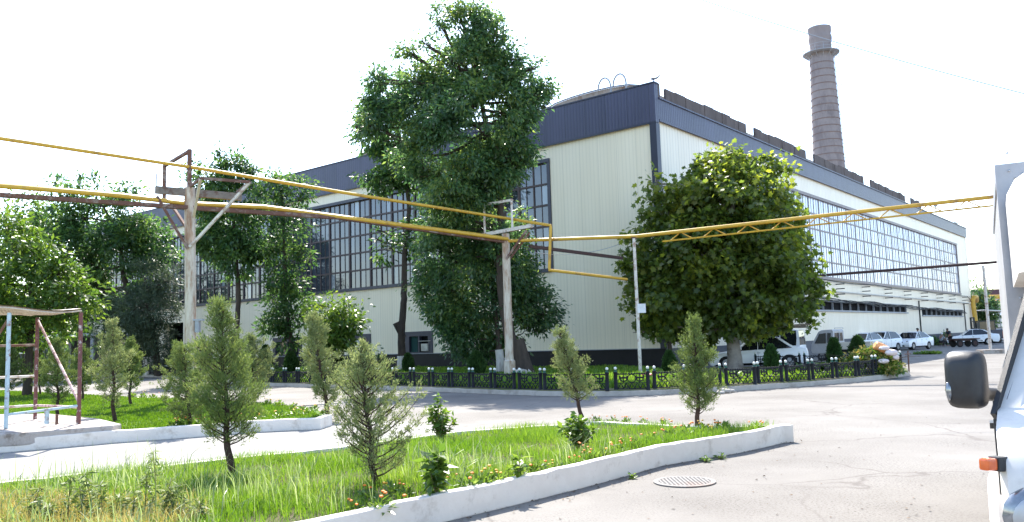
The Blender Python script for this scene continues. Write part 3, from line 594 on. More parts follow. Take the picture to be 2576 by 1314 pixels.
# ================================================================== IRON FENCE
def seglen(path): return [(path[i+1]-path[i]).length for i in range(len(path)-1)]
def along(path, L):
    for i in range(len(path)-1):
        d = (path[i+1]-path[i]).length
        if L <= d or i == len(path)-2: return path[i]+(path[i+1]-path[i])*(L/d), (path[i+1]-path[i]).normalized()
        L -= d
def panel_mesh(w, h):
    m = MB()
    for z, t in ((.10*h, .03), (.42*h, .022), (.93*h, .035)): m.beam((0, 0, z), (w, 0, z), .03, t)
    n = int(w/.075)
    for i in range(n): m.ball((w*(i+.5)/n, 0, .97*h), .022, 5, (1, 1, 1), 4)
    rr = .23*h
    m.tube([(w/2+rr*math.cos(t), 0, .68*h+rr*math.sin(t)) for t in [2*math.pi*j/14 for j in range(15)]], .016, 5, False)
    for sx in (.22, .78):
        cx_ = w*sx; m.tube([(cx_-.11, 0, .85*h), (cx_-.09, 0, .58*h), (cx_, 0, .5*h), (cx_+.09, 0, .58*h), (cx_+.11, 0, .85*h)], .022, 5); m.beam((cx_-.13, 0, .72*h), (cx_+.13, 0, .72*h), .03, .05); m.beam((cx_, 0, .42*h), (cx_, 0, .93*h), .02, .03)
    for sx in (.12, .31, .5, .69, .88):
        c = w*sx; q = .10*w; m.tube([(c-q, 0, .10*h), (c-q*.4, 0, .3*h), (c, 0, .38*h), (c+q*.4, 0, .3*h), (c+q, 0, .10*h)], .015, 5)
    return m
PW, PH = .86, .52
_pm = panel_mesh(PW, PH)
def fence(path, label, pitch, z0=.15):
    a = path[0]; f = thing('iron_fence', label, 'fence', (a.x, a.y, z0)); tot = sum(seglen(path)); n = int(tot/pitch)
    proto = None; pp = None
    for i in range(n):
        p, d = along(path, (i+.5)*pitch); an = math.atan2(d.y, d.x)
        if proto is None: proto = _pm.build('panel', M['iron'], f); o = proto
        else: o = proto.copy(); COL.objects.link(o)
        st = p-d*PW/2-a; o.location = (st.x, st.y, 0); o.rotation_euler = (rn.uniform(-.02, .02), 0, an)
        for sgn in (-1, 1):
            q = p+d*sgn*(PW/2+.045)-a
            if pp is None:
                m = MB(); m.lathe([(.064, 0), (.064, .05), (.056, .06), (.056, .50), (.066, .52), (.066, .55), (.03, .56)], n=8); pp = m.build('post', M['iron'], f, True)
                m = MB(); m.lathe([(.05, .56), (.035, .60), (.05, .62)], n=8); m.build('collar', M['collar'], pp)
                m = MB(); m.ball((0, 0, .66), .047, 10); m.build('ball_finial', M['whiteball'], pp, True); o2 = pp
            else: o2 = dup(pp, f)
            o2.location = (q.x, q.y, 0); o2.rotation_euler = (rn.uniform(-.02, .02), rn.uniform(-.02, .02), 0)
def inset(path, w):
    Q = []
    for i in range(len(path)):
        d = (path[min(i+1, len(path)-1)]-path[max(i-1, 0)]).normalized(); Q.append(path[i]+Vector((-d.y, d.x))*w)
    return Q
ins = inset(FK, .16)
fence(ins[3:], 'long black cast iron lawn fence with white ball finials along the front kerb', 1.17)
fence(ins[:4], 'short black iron fence run at the far left beneath the big dark tree', 1.3)
fence(inset(FBK[:5], .2), 'black iron fence run behind the rubbish heap, by the white sedan', 1.17)
# ================================================================== VEGETATION
def leaves(P, D, N, Lg, Wd, shape='leaf'):
    """one face per leaf: P base points, D long axis, N facing normal"""
    D = unit(D); S = unit(np.cross(N, D)); Lg = np.asarray(Lg).reshape(-1, 1); Wd = np.asarray(Wd).reshape(-1, 1); Nn = np.cross(D, S)
    if shape == 'leaf':
        V_ = np.stack([P, P+D*Lg*.45+S*Wd*.5+Nn*Wd*.12, P+D*Lg-Nn*Lg*.08, P+D*Lg*.45-S*Wd*.5+Nn*Wd*.12], 1)
    elif shape == 'maple':
        prof = [(0, .06), (.12, .52), (.36, .30), (.62, .60), (.66, .22), (1.0, 0), (.66, -.22), (.62, -.60), (.36, -.30), (.12, -.52), (0, -.06)]
        V_ = np.stack([P+D*Lg*a+S*Wd*b-Nn*Lg*(.18*a*a+.12*abs(b)) for a, b in prof], 1)
    elif shape == 'needle':
        V_ = np.stack([P-S*Wd*.35, P+D*Lg*.6-S*Wd*.5, P+D*Lg, P+D*Lg*.6+S*Wd*.5], 1)
    k = V_.shape[1]; n = len(V_)
    return V_.reshape(-1, 3), np.arange(n*k).reshape(n, k)
def sphere(rng, n): return unit(rng.normal(size=(n, 3)))
def trunk_tubes(m, pts, r0, r1, n=9, wob=.0, rng=None):
    k = 9; P = [Vector(p) for p in pts]; out = []
    L = len(P)-1
    for i in range(k*L+1):
        t = i/k; j = min(int(t), L-1); u = t-j
        p0 = P[max(j-1, 0)]; p1_ = P[j]; p2_ = P[j+1]; p3_ = P[min(j+2, L)]
        q = .5*((2*p1_)+(p2_-p0)*u+(2*p0-5*p1_+4*p2_-p3_)*u*u+(3*p1_-p0-3*p2_+p3_)*u**3)
        if wob and rng is not None and 0 < i < k*L: q += Vector(rng.normal(size=3)*wob)
        out.append(q)
    m.tube(out, [r0+(r1-r0)*(i/(k*L))**.8 for i in range(k*L+1)], n); return out
def tree(name, label, cat, base, Y, lobes, trunkpx, r0, leaf, lmat, nclump, per, clr, seed, shape='leaf', bark='bark', lime=0, group=None, trunk_r1=.07, droop=.35, inner=.5, extra=None, asp=.42, flat=.75, gap=-.22, lime_r=None):
    """lobes: (px, py, radius px, depth offset) ; trunkpx: pixels up the trunk"""
    rng = np.random.default_rng(seed); B = Vector(base); t = thing(name, label, cat, B, 0, group)
    C = []; Rr = []
    for (x, y, r_, dy) in lobes: C.append(np.array(Yd(x, y, Y+dy)-B)); Rr.append(r_*Y/FPX)
    C = np.array(C); Rr = np.array(Rr)
    w = Rr**2.2; w /= w.sum(); li = rng.choice(len(C), nclump, p=w)
    d = sphere(rng, nclump); rf = inner+(1.06-inner)*rng.random(nclump)**.6
    cc = C[li]+d*(Rr[li]*rf)[:, None]*np.array([1, 1, .95])
    # uneven outline: push clumps in and out with a coarse random field
    ph = rng.random((4, 3))*6; fr = rng.normal(size=(4, 3))*1.5/np.mean(Rr)
    nz = sum(np.sin(cc@fr[i]+ph[i, 0]) for i in range(4))/4
    keep = nz > gap; cc = cc[keep]; d = d[keep]; nz = nz[keep]; cc = cc+d*(nz*clr*2.2)[:, None]
    n = len(cc); cr = clr*rng.uniform(.6, 1.35, n)
    P = np.repeat(cc, per, 0); dd = np.repeat(d, per, 0); crr = np.repeat(cr, per)[:, None]
    off = rng.normal(size=(n*per, 3))*crr*np.array([.5, .5, .5*flat]); P = P+off
    D = unit(off/np.maximum(crr, .01)*.8+dd*.5+rng.normal(size=P.shape)*.55+np.array([0, 0, -droop]))
    N = unit(rng.normal(size=P.shape)*.6+dd*.25+np.array([0, 0, .75]))
    Lg = leaf*rng.uniform(.65, 1.3, len(P)); V_, F_ = leaves(P, D, N, Lg, Lg*asp*rng.uniform(.8, 1.2, len(P)), shape)
    zmin = .05; ok = V_.reshape(len(P), -1, 3)[:, :, 2].min(1) > zmin; F_ = F_[ok]
    arr_mesh('crown', V_, F_, M[lmat], t)
    m = MB(); tp = [Yd(x, y, Y)-B for x, y in trunkpx]; tp[0] = Vector((0, 0, 0)); path = trunk_tubes(m, tp, r0, trunk_r1, 10, .012, rng)
    for i in range(len(C)):
        c = Vector(C[i]); cand = [p for p in path if p.z < c.z+.1] or path[:1]; s = min(cand, key=lambda p: (p-c).length+.35*abs(p.z-(c.z-Rr[i]*.9))); 
        if (s-c).length < .25: continue
        mid = s.lerp(c, .5)+Vector((0, 0, -.1*(c-s).length))+Vector(rng.normal(size=3)*.06*(c-s).length); rr = max(.03, r0*.24)
        trunk_tubes(m, [s, mid, c], rr, rr*.35, 6, .02, rng)
        for q in range(6):
            e = c+Vector(sphere(rng, 1)[0])*Rr[i]*.8; trunk_tubes(m, [mid.lerp(c, rng.random()), (c+e)/2+Vector((0, 0, -.1)), e], rr*.35, .012, 4)
    if extra: extra(m, B)
    m.build('trunk', M[bark], t, True)
    if lime:
        mm = MB(); pts = [p for p in path if p.z < lime]; 
        if len(pts) < 2: pts = path[:2]
        mm.tube(pts, [(np.interp(p.z, *lime_r) if lime_r else r0*1.03)+.012 for p in pts], 12, False); mm.build('limewash', M['lime'], t, True)
    return t
# --- the tall ash in the middle, its companions, and the plane tree
TB = G(1312, 948, .18)
def base_flare(m, B): m.tube([(0.05, 0, -.05), (0.0, 0, .5), (-.2, 0, 1.6)], [.62, .46, .36], 12)
tree('tall_ash_tree', 'tallest dense green tree with a leaning limewashed trunk, in front of the factory', 'tree', TB, TB.y+.3,
     [(1170, 70, 70, 0), (1240, 110, 55, -.4), (1100, 150, 70, .5), (1180, 190, 115, 0), (1275, 215, 70, .5), (1080, 280, 105, -.3), (1200, 320, 135, -.6), (1310, 270, 60, .3), (1345, 250, 42, 0), (1290, 370, 55, 0),
      (1020, 330, 85, .5), (960, 300, 52, .5), (950, 200, 30, .3), (1150, 430, 115, -.5), (1255, 440, 80, 0), (1060, 420, 60, .4), (1190, 500, 75, .2), (1270, 390, 50, -.8), (1030, 130, 26, .3), (1040, 200, 50, .2), (985, 240, 45, 0), (930, 310, 32, 0), (1340, 170, 24, 0), (1195, 24, 30, 0), (1150, 30, 24, 0), (1110, 60, 20, 0), (1225, 50, 24, 0), (1265, 90, 24, 0), (1070, 110, 22, 0), (1300, 150, 24, 0), (930, 250, 22, 0), (905, 320, 20, 0), (1370, 230, 22, 0), (1375, 262, 16, 0), (1325, 400, 26, 0), (1130, 520, 62, 0), (1215, 560, 78, 0), (1265, 510, 52, 0), (1085, 575, 45, .5), (1240, 630, 60, .5)],
     [(1312, 948), (1290, 880), (1262, 720), (1258, 520), (1225, 330), (1200, 200)], .36, .22, 'leafT', 2100, 38, .40, 11, lime=1.15, extra=base_flare, droop=.55, gap=-.34, lime_r=([-.1, .5, 1.6], [.64, .47, .38]))
TB2 = G(1258, 945, .18); TB2.y -= .3
tree('maple_tree', 'dark low leafy maple with limewashed trunk filling the space behind the white pole', 'tree', TB2, TB2.y,
     [(1150, 560, 85, 1.2), (1240, 600, 90, 1.3), (1110, 640, 75, 1.0), (1200, 680, 110, 0.9), (1300, 690, 75, 1.4), (1120, 740, 75, 1.0), (1220, 780, 105, 0.9), (1320, 770, 70, 1.2), (1115, 810, 60, 1.2), (1180, 850, 65, 1.0), (1350, 800, 45, 1.2), (1290, 840, 60, 1.2), (1080, 690, 50, 1.2), (1370, 780, 28, 1.2)],
     [(1258, 944), (1256, 880), (1240, 740), (1215, 600)], .17, .22, 'leafT', 1300, 36, .42, 12, lime=1.25, droop=.5, gap=-.34)
TB3 = G(1012, 906, .1)
TY = 46.0; TB3 = Yd(1012, 931, TY); TB3.z = .17
def stub(m, B): m.tube([Yd(1015, 850, TY)-B, Yd(1008, 835, TY)-B, Yd(998, 812, TY)-B], [.17, .2, .24], 10)
tree('pruned_tree', 'slim dark tree with a sawn limb stub and whitewashed foot, left of the tallest tree', 'tree', TB3, TY,
     [(990, 230, 60, 0), (945, 290, 45, 0), (1000, 320, 70, 0), (940, 350, 38, 0), (990, 410, 60, 0), (930, 440, 30, -.5), (960, 450, 32, 0), (1040, 440, 50, 0), (950, 570, 20, 0), (975, 620, 24, -.3), (945, 600, 18, 0), (1050, 600, 30, 0), (1060, 560, 30, 0)],
     [(1012, 931), (1010, 850), (1016, 740), (1018, 640), (1028, 520), (1012, 400), (1000, 300)], .25, .32, 'leafD', 420, 22, .42, 13, lime=1.0, extra=stub, droop=.5)
TB4 = Yd(1850, 930, 37.4); TB4.z = .1
tree('plane_tree', 'broad rounded plane tree with pale thick trunk in front of the white sedan', 'tree', TB4, TB4.y,
     [(1844, 430, 62, 0.3), (1792, 470, 65, 0.4), (1905, 470, 75, 0.3), (1726, 520, 75, 0.4), (1839, 530, 120, -0.1), (1942, 560, 75, 0.4), (1980, 640, 62, 0.4), (1670, 530, 45, 0.4), (1670, 620, 72, 0.3), (1764, 640, 120, -0.2), (1886, 660, 130, -0.2), (1651, 700, 65, 0.4), (1994, 730, 62, 0.3), (1707, 760, 95, 0.1), (1820, 733, 105, -0.2), (1933, 745, 92, 0.1), (1660, 790, 46, 0.3), (2003, 785, 42, 0.3), (1764, 822, 38, 0.2), (1707, 805, 44, 0.3), (1952, 798, 40, 0.3), (1844, 790, 48, 0.2), (1604, 690, 30, 0.3), (1604, 760, 24, 0.3), (1604, 825, 20, 0.1), (1848, 385, 34, 0.3), (1651, 460, 24, 0.3), (2032, 690, 24, 0.3), (2032, 815, 18, 0.3)],
     [(1850, 937), (1846, 880), (1838, 760), (1840, 600), (1845, 450)], .42, .23, 'leafP', 1700, 24, .42, 14, shape='maple', bark='barkl', droop=.5, asp=.95, trunk_r1=.08)
B5 = Yd(1690, 938, 37.5); B5.z = .05
tree('slim_tree', 'thin dark stemmed young tree half hidden behind the plane tree', 'tree', B5, 37.5, [(1690, 720, 45, 0), (1680, 790, 40, .2), (1700, 650, 40, 0)], [(1690, 938), (1684, 860), (1688, 760), (1690, 650)], .12, .26, 'leafD', 90, 18, .4, 15)
# --- left group
B6 = Yd(742, 935, 46); B6.z = .17
tree('slender_tree', 'slender open tree with light leaves before the window wall, right of the rusty pole', 'tree', B6, 46,
     [(690, 460, 32, 0), (735, 480, 42, 0), (700, 530, 50, 0), (760, 500, 20, 0), (720, 600, 52, 0), (680, 620, 32, 0), (755, 640, 26, 0), (710, 690, 50, 0), (745, 720, 34, 0), (690, 760, 42, 0), (740, 790, 52, 0), (690, 820, 40, 0), (770, 780, 28, 0), (720, 850, 36, 0), (675, 440, 14, 0)],
     [(742, 935), (736, 880), (722, 780), (716, 650), (712, 520), (705, 470)], .16, .27, 'leafD', 560, 17, .40, 16, droop=.4, inner=.3)
B7 = Yd(838, 940, 43); B7.z = .17
tree('small_mulberry', 'small round bright green tree beside the lower factory windows', 'tree', B7, 43,
     [(830, 790, 32, 0), (865, 810, 34, 0), (820, 830, 40, 0), (855, 850, 42, 0), (800, 850, 24, 0), (870, 780, 18, 0), (885, 830, 18, 0), (840, 885, 26, 0), (810, 770, 18, 0)], [(838, 940), (838, 880), (842, 820)], .12, .28, 'leafB', 240, 18, .36, 17)
B8 = Yd(590, 950, 47); B8.z = .17
tree('drooping_elm', 'dark tree with hanging crown behind the rusty pole', 'tree', B8, 47,
     [(570, 400, 26, 0), (590, 430, 32, 0), (625, 425, 16, 0), (520, 460, 40, 0), (585, 500, 58, 0), (515, 520, 36, 0), (630, 520, 34, 0), (580, 580, 62, 0), (540, 600, 44, 0), (620, 600, 38, 0), (590, 650, 46, 0), (600, 690, 26, 0), (640, 640, 24, 0), (550, 380, 14, 0)],
     [(590, 950), (594, 850), (600, 740), (590, 600), (580, 480)], .22, .30, 'leafD', 640, 22, .42, 18, droop=.7)
B9 = Yd(378, 941, 60); B9.z = .1
tree('dark_elm', 'large dark spreading tree with white painted trunk foot at the far left', 'tree', B9, 60,
     [(160, 490, 34, 0), (235, 500, 50, 0), (300, 490, 36, 0), (150, 560, 52, 0), (240, 570, 72, 0), (320, 560, 56, 0), (370, 600, 50, 0), (200, 650, 70, 0), (300, 650, 76, -.5), (380, 640, 44, 0), (240, 720, 62, 0), (190, 720, 60, 1), (180, 800, 60, 1), (250, 800, 60, 1)],
     [(378, 941), (372, 880), (340, 790), (310, 690), (300, 600), (260, 520)], .42, .38, 'leafD', 1050, 22, .62, 19, lime=1.4, droop=.4)
BA = Yd(398, 940, 57); BA.z = .1
tree('pine_tree', 'dark pine with soft grey green needles beside the factory doorway', 'tree', BA, 57,
     [(370, 700, 46, 0), (340, 760, 52, 0), (385, 770, 50, -.4), (350, 830, 56, -.4), (400, 840, 34, 0), (300, 800, 44, 0), (400, 720, 34, 0), (430, 700, 22, 0), (330, 870, 40, 0), (385, 880, 30, -.4)],
     [(398, 940), (392, 880), (375, 790), (365, 700)], .3, .34, 'pineN', 620, 34, .5, 20, shape='needle', asp=.16, droop=.1)
BB = Yd(70, 950, 34); BB.z = .1
tree('yellow_green_tree', 'bright yellow green leafy tree at the left edge behind the kiosk frame', 'tree', BB, 34,
     [(40, 620, 60, 0), (110, 650, 50, 0), (150, 690, 42, 0), (60, 720, 80, 0), (140, 760, 60, 0), (200, 730, 22, 0), (190, 790, 32, 0), (40, 810, 70, 0), (120, 830, 52, 0), (20, 570, 26, 0), (170, 640, 16, 0), (-60, 680, 90, 0), (-60, 800, 80, 0)],
     [(70, 950), (74, 880), (80, 780), (70, 660)], .2, .26, 'leafY', 760, 20, .42, 21, droop=.3)
BC = Yd(60, 920, 75); BC.z = 0
tree('pale_poplar', 'pale loose tree seen behind the yellow green one at the far left', 'tree', BC, 75,
     [(40, 530, 30, 0), (90, 540, 38, 0), (130, 570, 40, 0), (60, 590, 40, 0), (20, 590, 40, 0), (100, 640, 50, 0), (-30, 600, 40, 0), (30, 680, 60, 0), (60, 780, 60, 0)], [(60, 920), (70, 780), (85, 600)], .3, .5, 'leafY', 420, 16, .8, 22)
for i, (x, yt, Yy, lm, lb) in enumerate(((-120, 640, 70, 'leafD', 'dark tree mostly outside the left edge of the view'), (230, 760, 82, 'leafD', 'dim distant tree in the gap behind the grey shelter'), (110, 770, 88, 'leafT', 'dim distant tree behind the swing frame'), (10, 790, 84, 'leafT', 'dim distant tree low at the left edge'), (-420, 470, 44, 'leafD', 'tall unseen tree added outside the left edge for window reflections, nearest the road'), (-640, 430, 40, 'leafT', 'tall unseen tree added outside the left edge for window reflections, middle of three'), (-900, 440, 38, 'leafD', 'tall unseen tree added outside the left edge for window reflections, farthest out'))):  # last three are unseen, added so the left windows mirror dark crowns
    b = Yd(x, 930, Yy); b.z = 0; r_ = (905-yt)/3.0
    tree('background_tree', lb, 'tree', b, Yy, [(x, yt+r_, r_, 0), (x-r_*.8, yt+r_*1.5, r_*.8, 0), (x+r_*.8, yt+r_*1.4, r_*.8, 0), (x, yt+r_*2.1, r_, 0)], [(x, 930), (x, 860), (x, yt+r_)], .3, .5, lm, 260, 18, .8, 30+i, group='trees in the far left background')
BD = Yd(2468, 850, 104); BD.z = 0
tree('ailanthus_tree', 'feathery tree beyond the far end of the factory by the yellow standpipe', 'tree', BD, 104,
     [(2455, 735, 14, 0), (2475, 750, 18, 0), (2460, 765, 20, 0), (2485, 775, 16, 0), (2470, 795, 20, 0), (2490, 800, 12, 0)], [(2468, 850), (2468, 800), (2466, 750)], .2, .7, 'leafT', 130, 20, .7, 40, asp=.3)
# --- junipers
def juniper(label, bx_, by_, tx, ty, wpx, seed, mt='jun', z=.22, nb=90, per=16, lean=0, prof=None, group='young junipers planted in the lawns', low=.12, scale=1.0, name='juniper', tuft=.072):
    rng = np.random.default_rng(seed); B = G(bx_, by_, z); T = Yd(tx, ty, B.y)-B; H = T.z; Wd = wpx*B.y/FPX/2
    t = thing(name, label, 'conifer', B, 0, group)
    prof = prof or (lambda u: (min(1, (u-low+.06)/.25))*(1-u)**.95*1.45 if u > low-.05 else .3)
    m = MB(); pts = [Vector((T.x*(i/12)+.02*math.sin(i*1.3+seed), T.y*(i/12)+.02*math.cos(i*1.7), H*.97*i/12)) for i in range(13)]
    m.tube(pts, [max(.006, (.05*H/3+.012)*(1-i/12.5)) for i in range(13)], 7)
    Ps = []; Ds = []; Ls = []; Wds = []
    for k in range(nb):
        if rng.random() < .12: continue
        u = low+(1-low-.02)*((k+rng.random())/nb)**.92; a = k*2.4+rng.normal()*.4
        Lb = max(.06, Wd*prof(u)*rng.choice([.4, .7, .95, 1.25])*rng.uniform(.85, 1.12)); rise = rng.uniform(.05, .45)+.95*u
        o = np.array([math.cos(a), math.sin(a), 0]); s0 = np.array([T.x*u, T.y*u, H*u*.97])
        n = max(4, int(per*Lb/.5*scale)); tt = (np.arange(n)+.5)/n
        # branch curves upward at the tip
        C = s0+o*(Lb*tt)[:, None]+np.array([0, 0, 1])*(Lb*(rise*tt*.6+.38*tt**2.2))[:, None]
        m.tube([Vector(s0)]+[Vector(C[int((n-1)*q)]) for q in (.35, .7, 1)], [.011*(1-u*.5), .008, .005, .002], 4, False)
        tan = unit(np.gradient(C, axis=0)) if n > 1 else o[None]
        T_ = max(3, int(n*1.15)); ts = .22+.78*rng.random(T_)**.75; ci = np.minimum((ts*n).astype(int), n-1); sd_ = unit(np.cross(tan[ci], np.array([0, 0, 1.0])+rng.normal(size=(T_, 3))*.5))
        tc = C[ci]+sd_*(rng.normal(size=T_)*.24*Lb*(1.1-.75*ts))[:, None]+rng.normal(size=(T_, 3))*.02+np.array([0, 0, 1])*(rng.random(T_)*.10*Lb)[:, None]
        out_ = unit(tc-C[ci]*.65-s0*.35+tan[ci]*.12); K_ = 17; cN = np.repeat(tc, K_, 0); oN = np.repeat(out_, K_, 0); m_ = len(cN); sz = tuft*H/2.6
        off = rng.normal(size=(m_, 3))*.028*(sz/.075)+oN*(rng.random((m_, 1))*.09*(sz/.075)); Ps.append(cN+off)
        Ds.append(unit(oN*.8+rng.normal(size=(m_, 3))*.55+np.array([0, 0, .45]))); Ls.append(rng.uniform(.5, 1.2, m_)*sz); Wds.append(rng.uniform(.007, .013, m_)*max(1, B.y/12))
    P = np.concatenate(Ps); D = np.concatenate(Ds); Lg = np.concatenate(Ls); Wq = np.concatenate(Wds)
    N = unit(rng.normal(size=P.shape)); V_, F_ = leaves(P, D, N, Lg, Wq, 'needle')
    arr_mesh('foliage', V_, F_, M[mt], t); m.build('trunk', M['jbark'], t, True); return t
jp_open = lambda u: max(.05, min(1, (u+.02)/.14)*(1-u)**.62*1.15)
juniper('tallest young juniper with bare lower trunk, left of centre in the front lawn', 580, 1200, 552, 748, 178, 1, 'jun', nb=135, per=19, low=.17, prof=lambda u: max(.07, min(1, (u-.06)/.24)*(1-u)**.95*1.55))
juniper('wide open juniper with spreading feathery branches, centre of the front lawn', 945, 1224, 905, 864, 250, 2, 'jun2', nb=105, per=17, low=.06, prof=lambda u: max(.05, min(1, .72+u*.9)*(1-u)**.85*1.2))
juniper('thin leaning pale juniper near the back edge of the front lawn', 1466, 1054, 1408, 826, 92, 3, 'jun2', nb=95, per=20, low=.16, prof=lambda u: max(.06, min(1, .5+u)*(1-u)**.8*1.4))
juniper('slim upright juniper near the pointed tip of the front lawn', 1757, 1072, 1744, 796, 94, 4, 'jun', nb=120, per=22, low=.10, prof=lambda u: max(.06, min(1, .55+u*1.4)*(1-u)**.9*1.45))
juniper('narrow juniper at the tip of the rear left lawn', 826, 1044, 782, 786, 80, 5, 'jun2', z=.15, nb=95, per=20, low=.1, prof=lambda u: max(.10, min(1, .5+u)*(1-u)**.55*1.25))
juniper('bushy juniper half hidden behind the tallest one', 478, 1072, 462, 868, 120, 6, 'jun', z=.15, nb=100, per=18, low=.04, prof=lambda u: max(.1, min(1, .8+u)*(1-u)**.5*1.1))
juniper('juniper behind the tallest one on the right', 640, 1010, 628, 840, 110, 7, 'jun2', z=.15, nb=80, per=18, low=.1)
juniper('slim open juniper in the rear lawn beside the slab', 287, 1062, 283, 800, 104, 8, 'jun2', z=.15, nb=85, per=15, low=.14)
juniper('small juniper with clear stem, rear lawn, nearest the road', 328, 1018, 326, 850, 76, 9, 'jun', z=.15, nb=85, per=17, low=.2)
juniper('bushy juniper seen between the kiosk posts', 146, 1048, 142, 850, 96, 10, 'jun', z=.15, nb=85, per=17, low=.16)
juniper('dark juniper just right of the last kiosk post', 208, 1004, 206, 868, 76, 50, 'jun', z=.15, nb=80, per=17, low=.12)
juniper('narrow dark juniper behind the kiosk middle post', 100, 992, 98, 872, 52, 51, 'jun', z=.15, nb=65, per=17, low=.14)
juniper('juniper cut by the left edge behind the kiosk frame', 22, 1000, 22, 868, 84, 52, 'jun', z=.15, nb=80, per=17, low=.12)
# --- clipped thujas in the plot
def thuja(label, px, by_, ty, wpx, seed, z=.1):
    rng = np.random.default_rng(seed); z = .18; B = G(px, by_, z); H = (Yd(px, ty, B.y)-B).z; Wd = wpx*B.y/FPX/2; t = thing('thuja', label, 'conifer', B, 0, 'small egg shaped thujas in the fenced plot')
    n = 4200; u = rng.random(n)**.85; a = rng.random(n)*6.283; pr = np.sin(np.pi*np.clip(u*.86+.12, 0, 1))**.75*(1-.35*u); rr = Wd*.9*pr*(1-.35*rng.random(n)**2)*(1+.12*np.sin(a*5+u*9+seed))
    P = np.stack([rr*np.cos(a), rr*np.sin(a), .10*H+.86*H*u], 1); o = np.stack([np.cos(a), np.sin(a), 0*a], 1)
    D = unit(o*.35+np.array([0, 0, 1.0])+rng.normal(size=(n, 3))*.3); N = unit(np.cross(D, np.array([0, 0, 1.0]))+o*.4+rng.normal(size=(n, 3))*.5); Lg = .15*rng.uniform(.6, 1.4, n)*max(.8, H/1.1)
    V_, F_ = leaves(P, D, N, Lg, Lg*.3, 'needle'); arr_mesh('foliage', V_, F_, M['thuja'], t)
    m = MB(); m.tube([(0, 0, 0), (0, 0, H*.7)], [.045, .015], 6); m.build('trunk', M['jbark'], t)
thuja('small thuja in the plot below the lower windows, right of the slender tree', 733, 947, 888, 38, 1)
thuja('narrow dim thuja against the black plinth, left of the slender tree', 668, 944, 874, 32, 2)
thuja('yellow green thuja at the foot of the sawn limb tree', 1027, 944, 892, 32, 3)
thuja('dark round thuja below the dense maple', 1200, 951, 888, 50, 4)
thuja('bright green thuja beside the slim post and juniper tip', 1686, 948, 886, 38, 5)
thuja('small thuja in front of the rear wheel of the white sedan', 1943, 944, 872, 36, 6)
thuja('dull green thuja in front of the pickup bed', 2102, 928, 855, 36, 7)
thuja('darkest thuja standing before the rubbish heap', 2161, 922, 850, 44, 8)
thuja('faint thuja behind the narrow juniper on the left', 852, 946, 890, 30, 9)
# --- broadleaf shrubs and stem plants
def shrub(label, px, by_, ty, wpx, seed, mt, n, leaf, z=.22, name='leafy_shrub', cat='shrub', stems=9, group=None, conic=.4, asp=.5, droop=.2, flower=None, nf=0):
    rng = np.random.default_rng(seed); B = G(px, by_, z); H = (Yd(px, ty, B.y)-B).z; Wd = wpx*B.y/FPX/2; t = thing(name, label, cat, B, 0, group); m = MB(); Ps = []; Ds = []; tips = []
    for k in range(stems):
        a = k*2.4+rng.normal()*.3; rr = Wd*rng.uniform(.25, .95) if k else .02; h = H*(1-conic*(rr/Wd)**1.3)*rng.uniform(.82, 1.0) if k else H
        tip = np.array([rr*math.cos(a), rr*math.sin(a), h]); pts = [Vector((0, 0, 0)), Vector(tip*np.array([.45, .45, .42])), Vector(tip*np.array([.85, .85, .75])), Vector(tip)]
        m.tube(pts, [.014*H+.006, .009*H+.004, .006, .003], 5, False); tips.append(tip)
        c = max(3, n//stems); s = rng.random(c)**.7*.86+.14
        q = np.array([np.interp(s, [0, .4, .75, 1], [p[i] for p in pts]) for i in range(3)]).T
        d = sphere(rng, c)*np.array([1, 1, .45]); d = unit(d); Ps.append(q+d*(rng.random(c)*.12*Wd)[:, None]); Ds.append(d+np.array([0, 0, .35-droop]))
    P = np.concatenate(Ps); D = np.concatenate(Ds); N = unit(rng.normal(size=P.shape)*.45+np.array([0, 0, 1.0])); Lg = leaf*rng.uniform(.6, 1.25, len(P))
    V_, F_ = leaves(P, D, N, Lg, Lg*asp, 'leaf'); arr_mesh('leaves', V_, F_, M[mt], t); m.build('stems', M['stem'], t)
    if flower:
        for i in range(nf):
            f = MB(); tp = tips[i % len(tips)]*rng.uniform(.8, 1.02)+rng.normal(size=3)*.05*Wd; f.ball(tp+np.array([0, 0, .02]), rng.uniform(.6, 1.1)*flower[1], 7, (1, 1, .65), 5); f.build('bloom', M[flower[0]], t, True)
    return t
shrub('glossy upright shrub on the lawn edge right of the open juniper', 1108, 1112, 992, 92, 1, 'leafB', 460, .105, stems=11, conic=.55)
shrub('broad leaved seedling with pale top leaves close to the near kerb', 1100, 1252, 1132, 88, 2, 'leafB', 150, .145, stems=4, conic=.5, droop=.35, asp=.55)
shrub('leafy bush under the thin leaning juniper', 1456, 1132, 1042, 100, 3, 'leafB', 420, .11, stems=12)
shrub('small spindly seedling by the near kerb with few leaves', 1304, 1208, 1152, 56, 4, 'leafB', 50, .13, stems=3)
shrub('rose bush with red blooms in the plot behind the narrow juniper', 812, 944, 880, 40, 5, 'leafB', 220, .13, z=.18, stems=7, flower=('rose', .06), nf=6, group='rose bushes in the fenced plot', name='rose_bush')
shrub('rose bush with pale red blooms beside the slim post', 1640, 958, 934, 44, 6, 'leafB', 220, .12, z=.18, stems=7, flower=('rose', .05), nf=6, group='rose bushes in the fenced plot', name='rose_bush')
shrub('dark bush against the black plinth left of the sawn limb tree', 958, 938, 868, 34, 7, 'leafT', 120, .22, z=.18, stems=4)
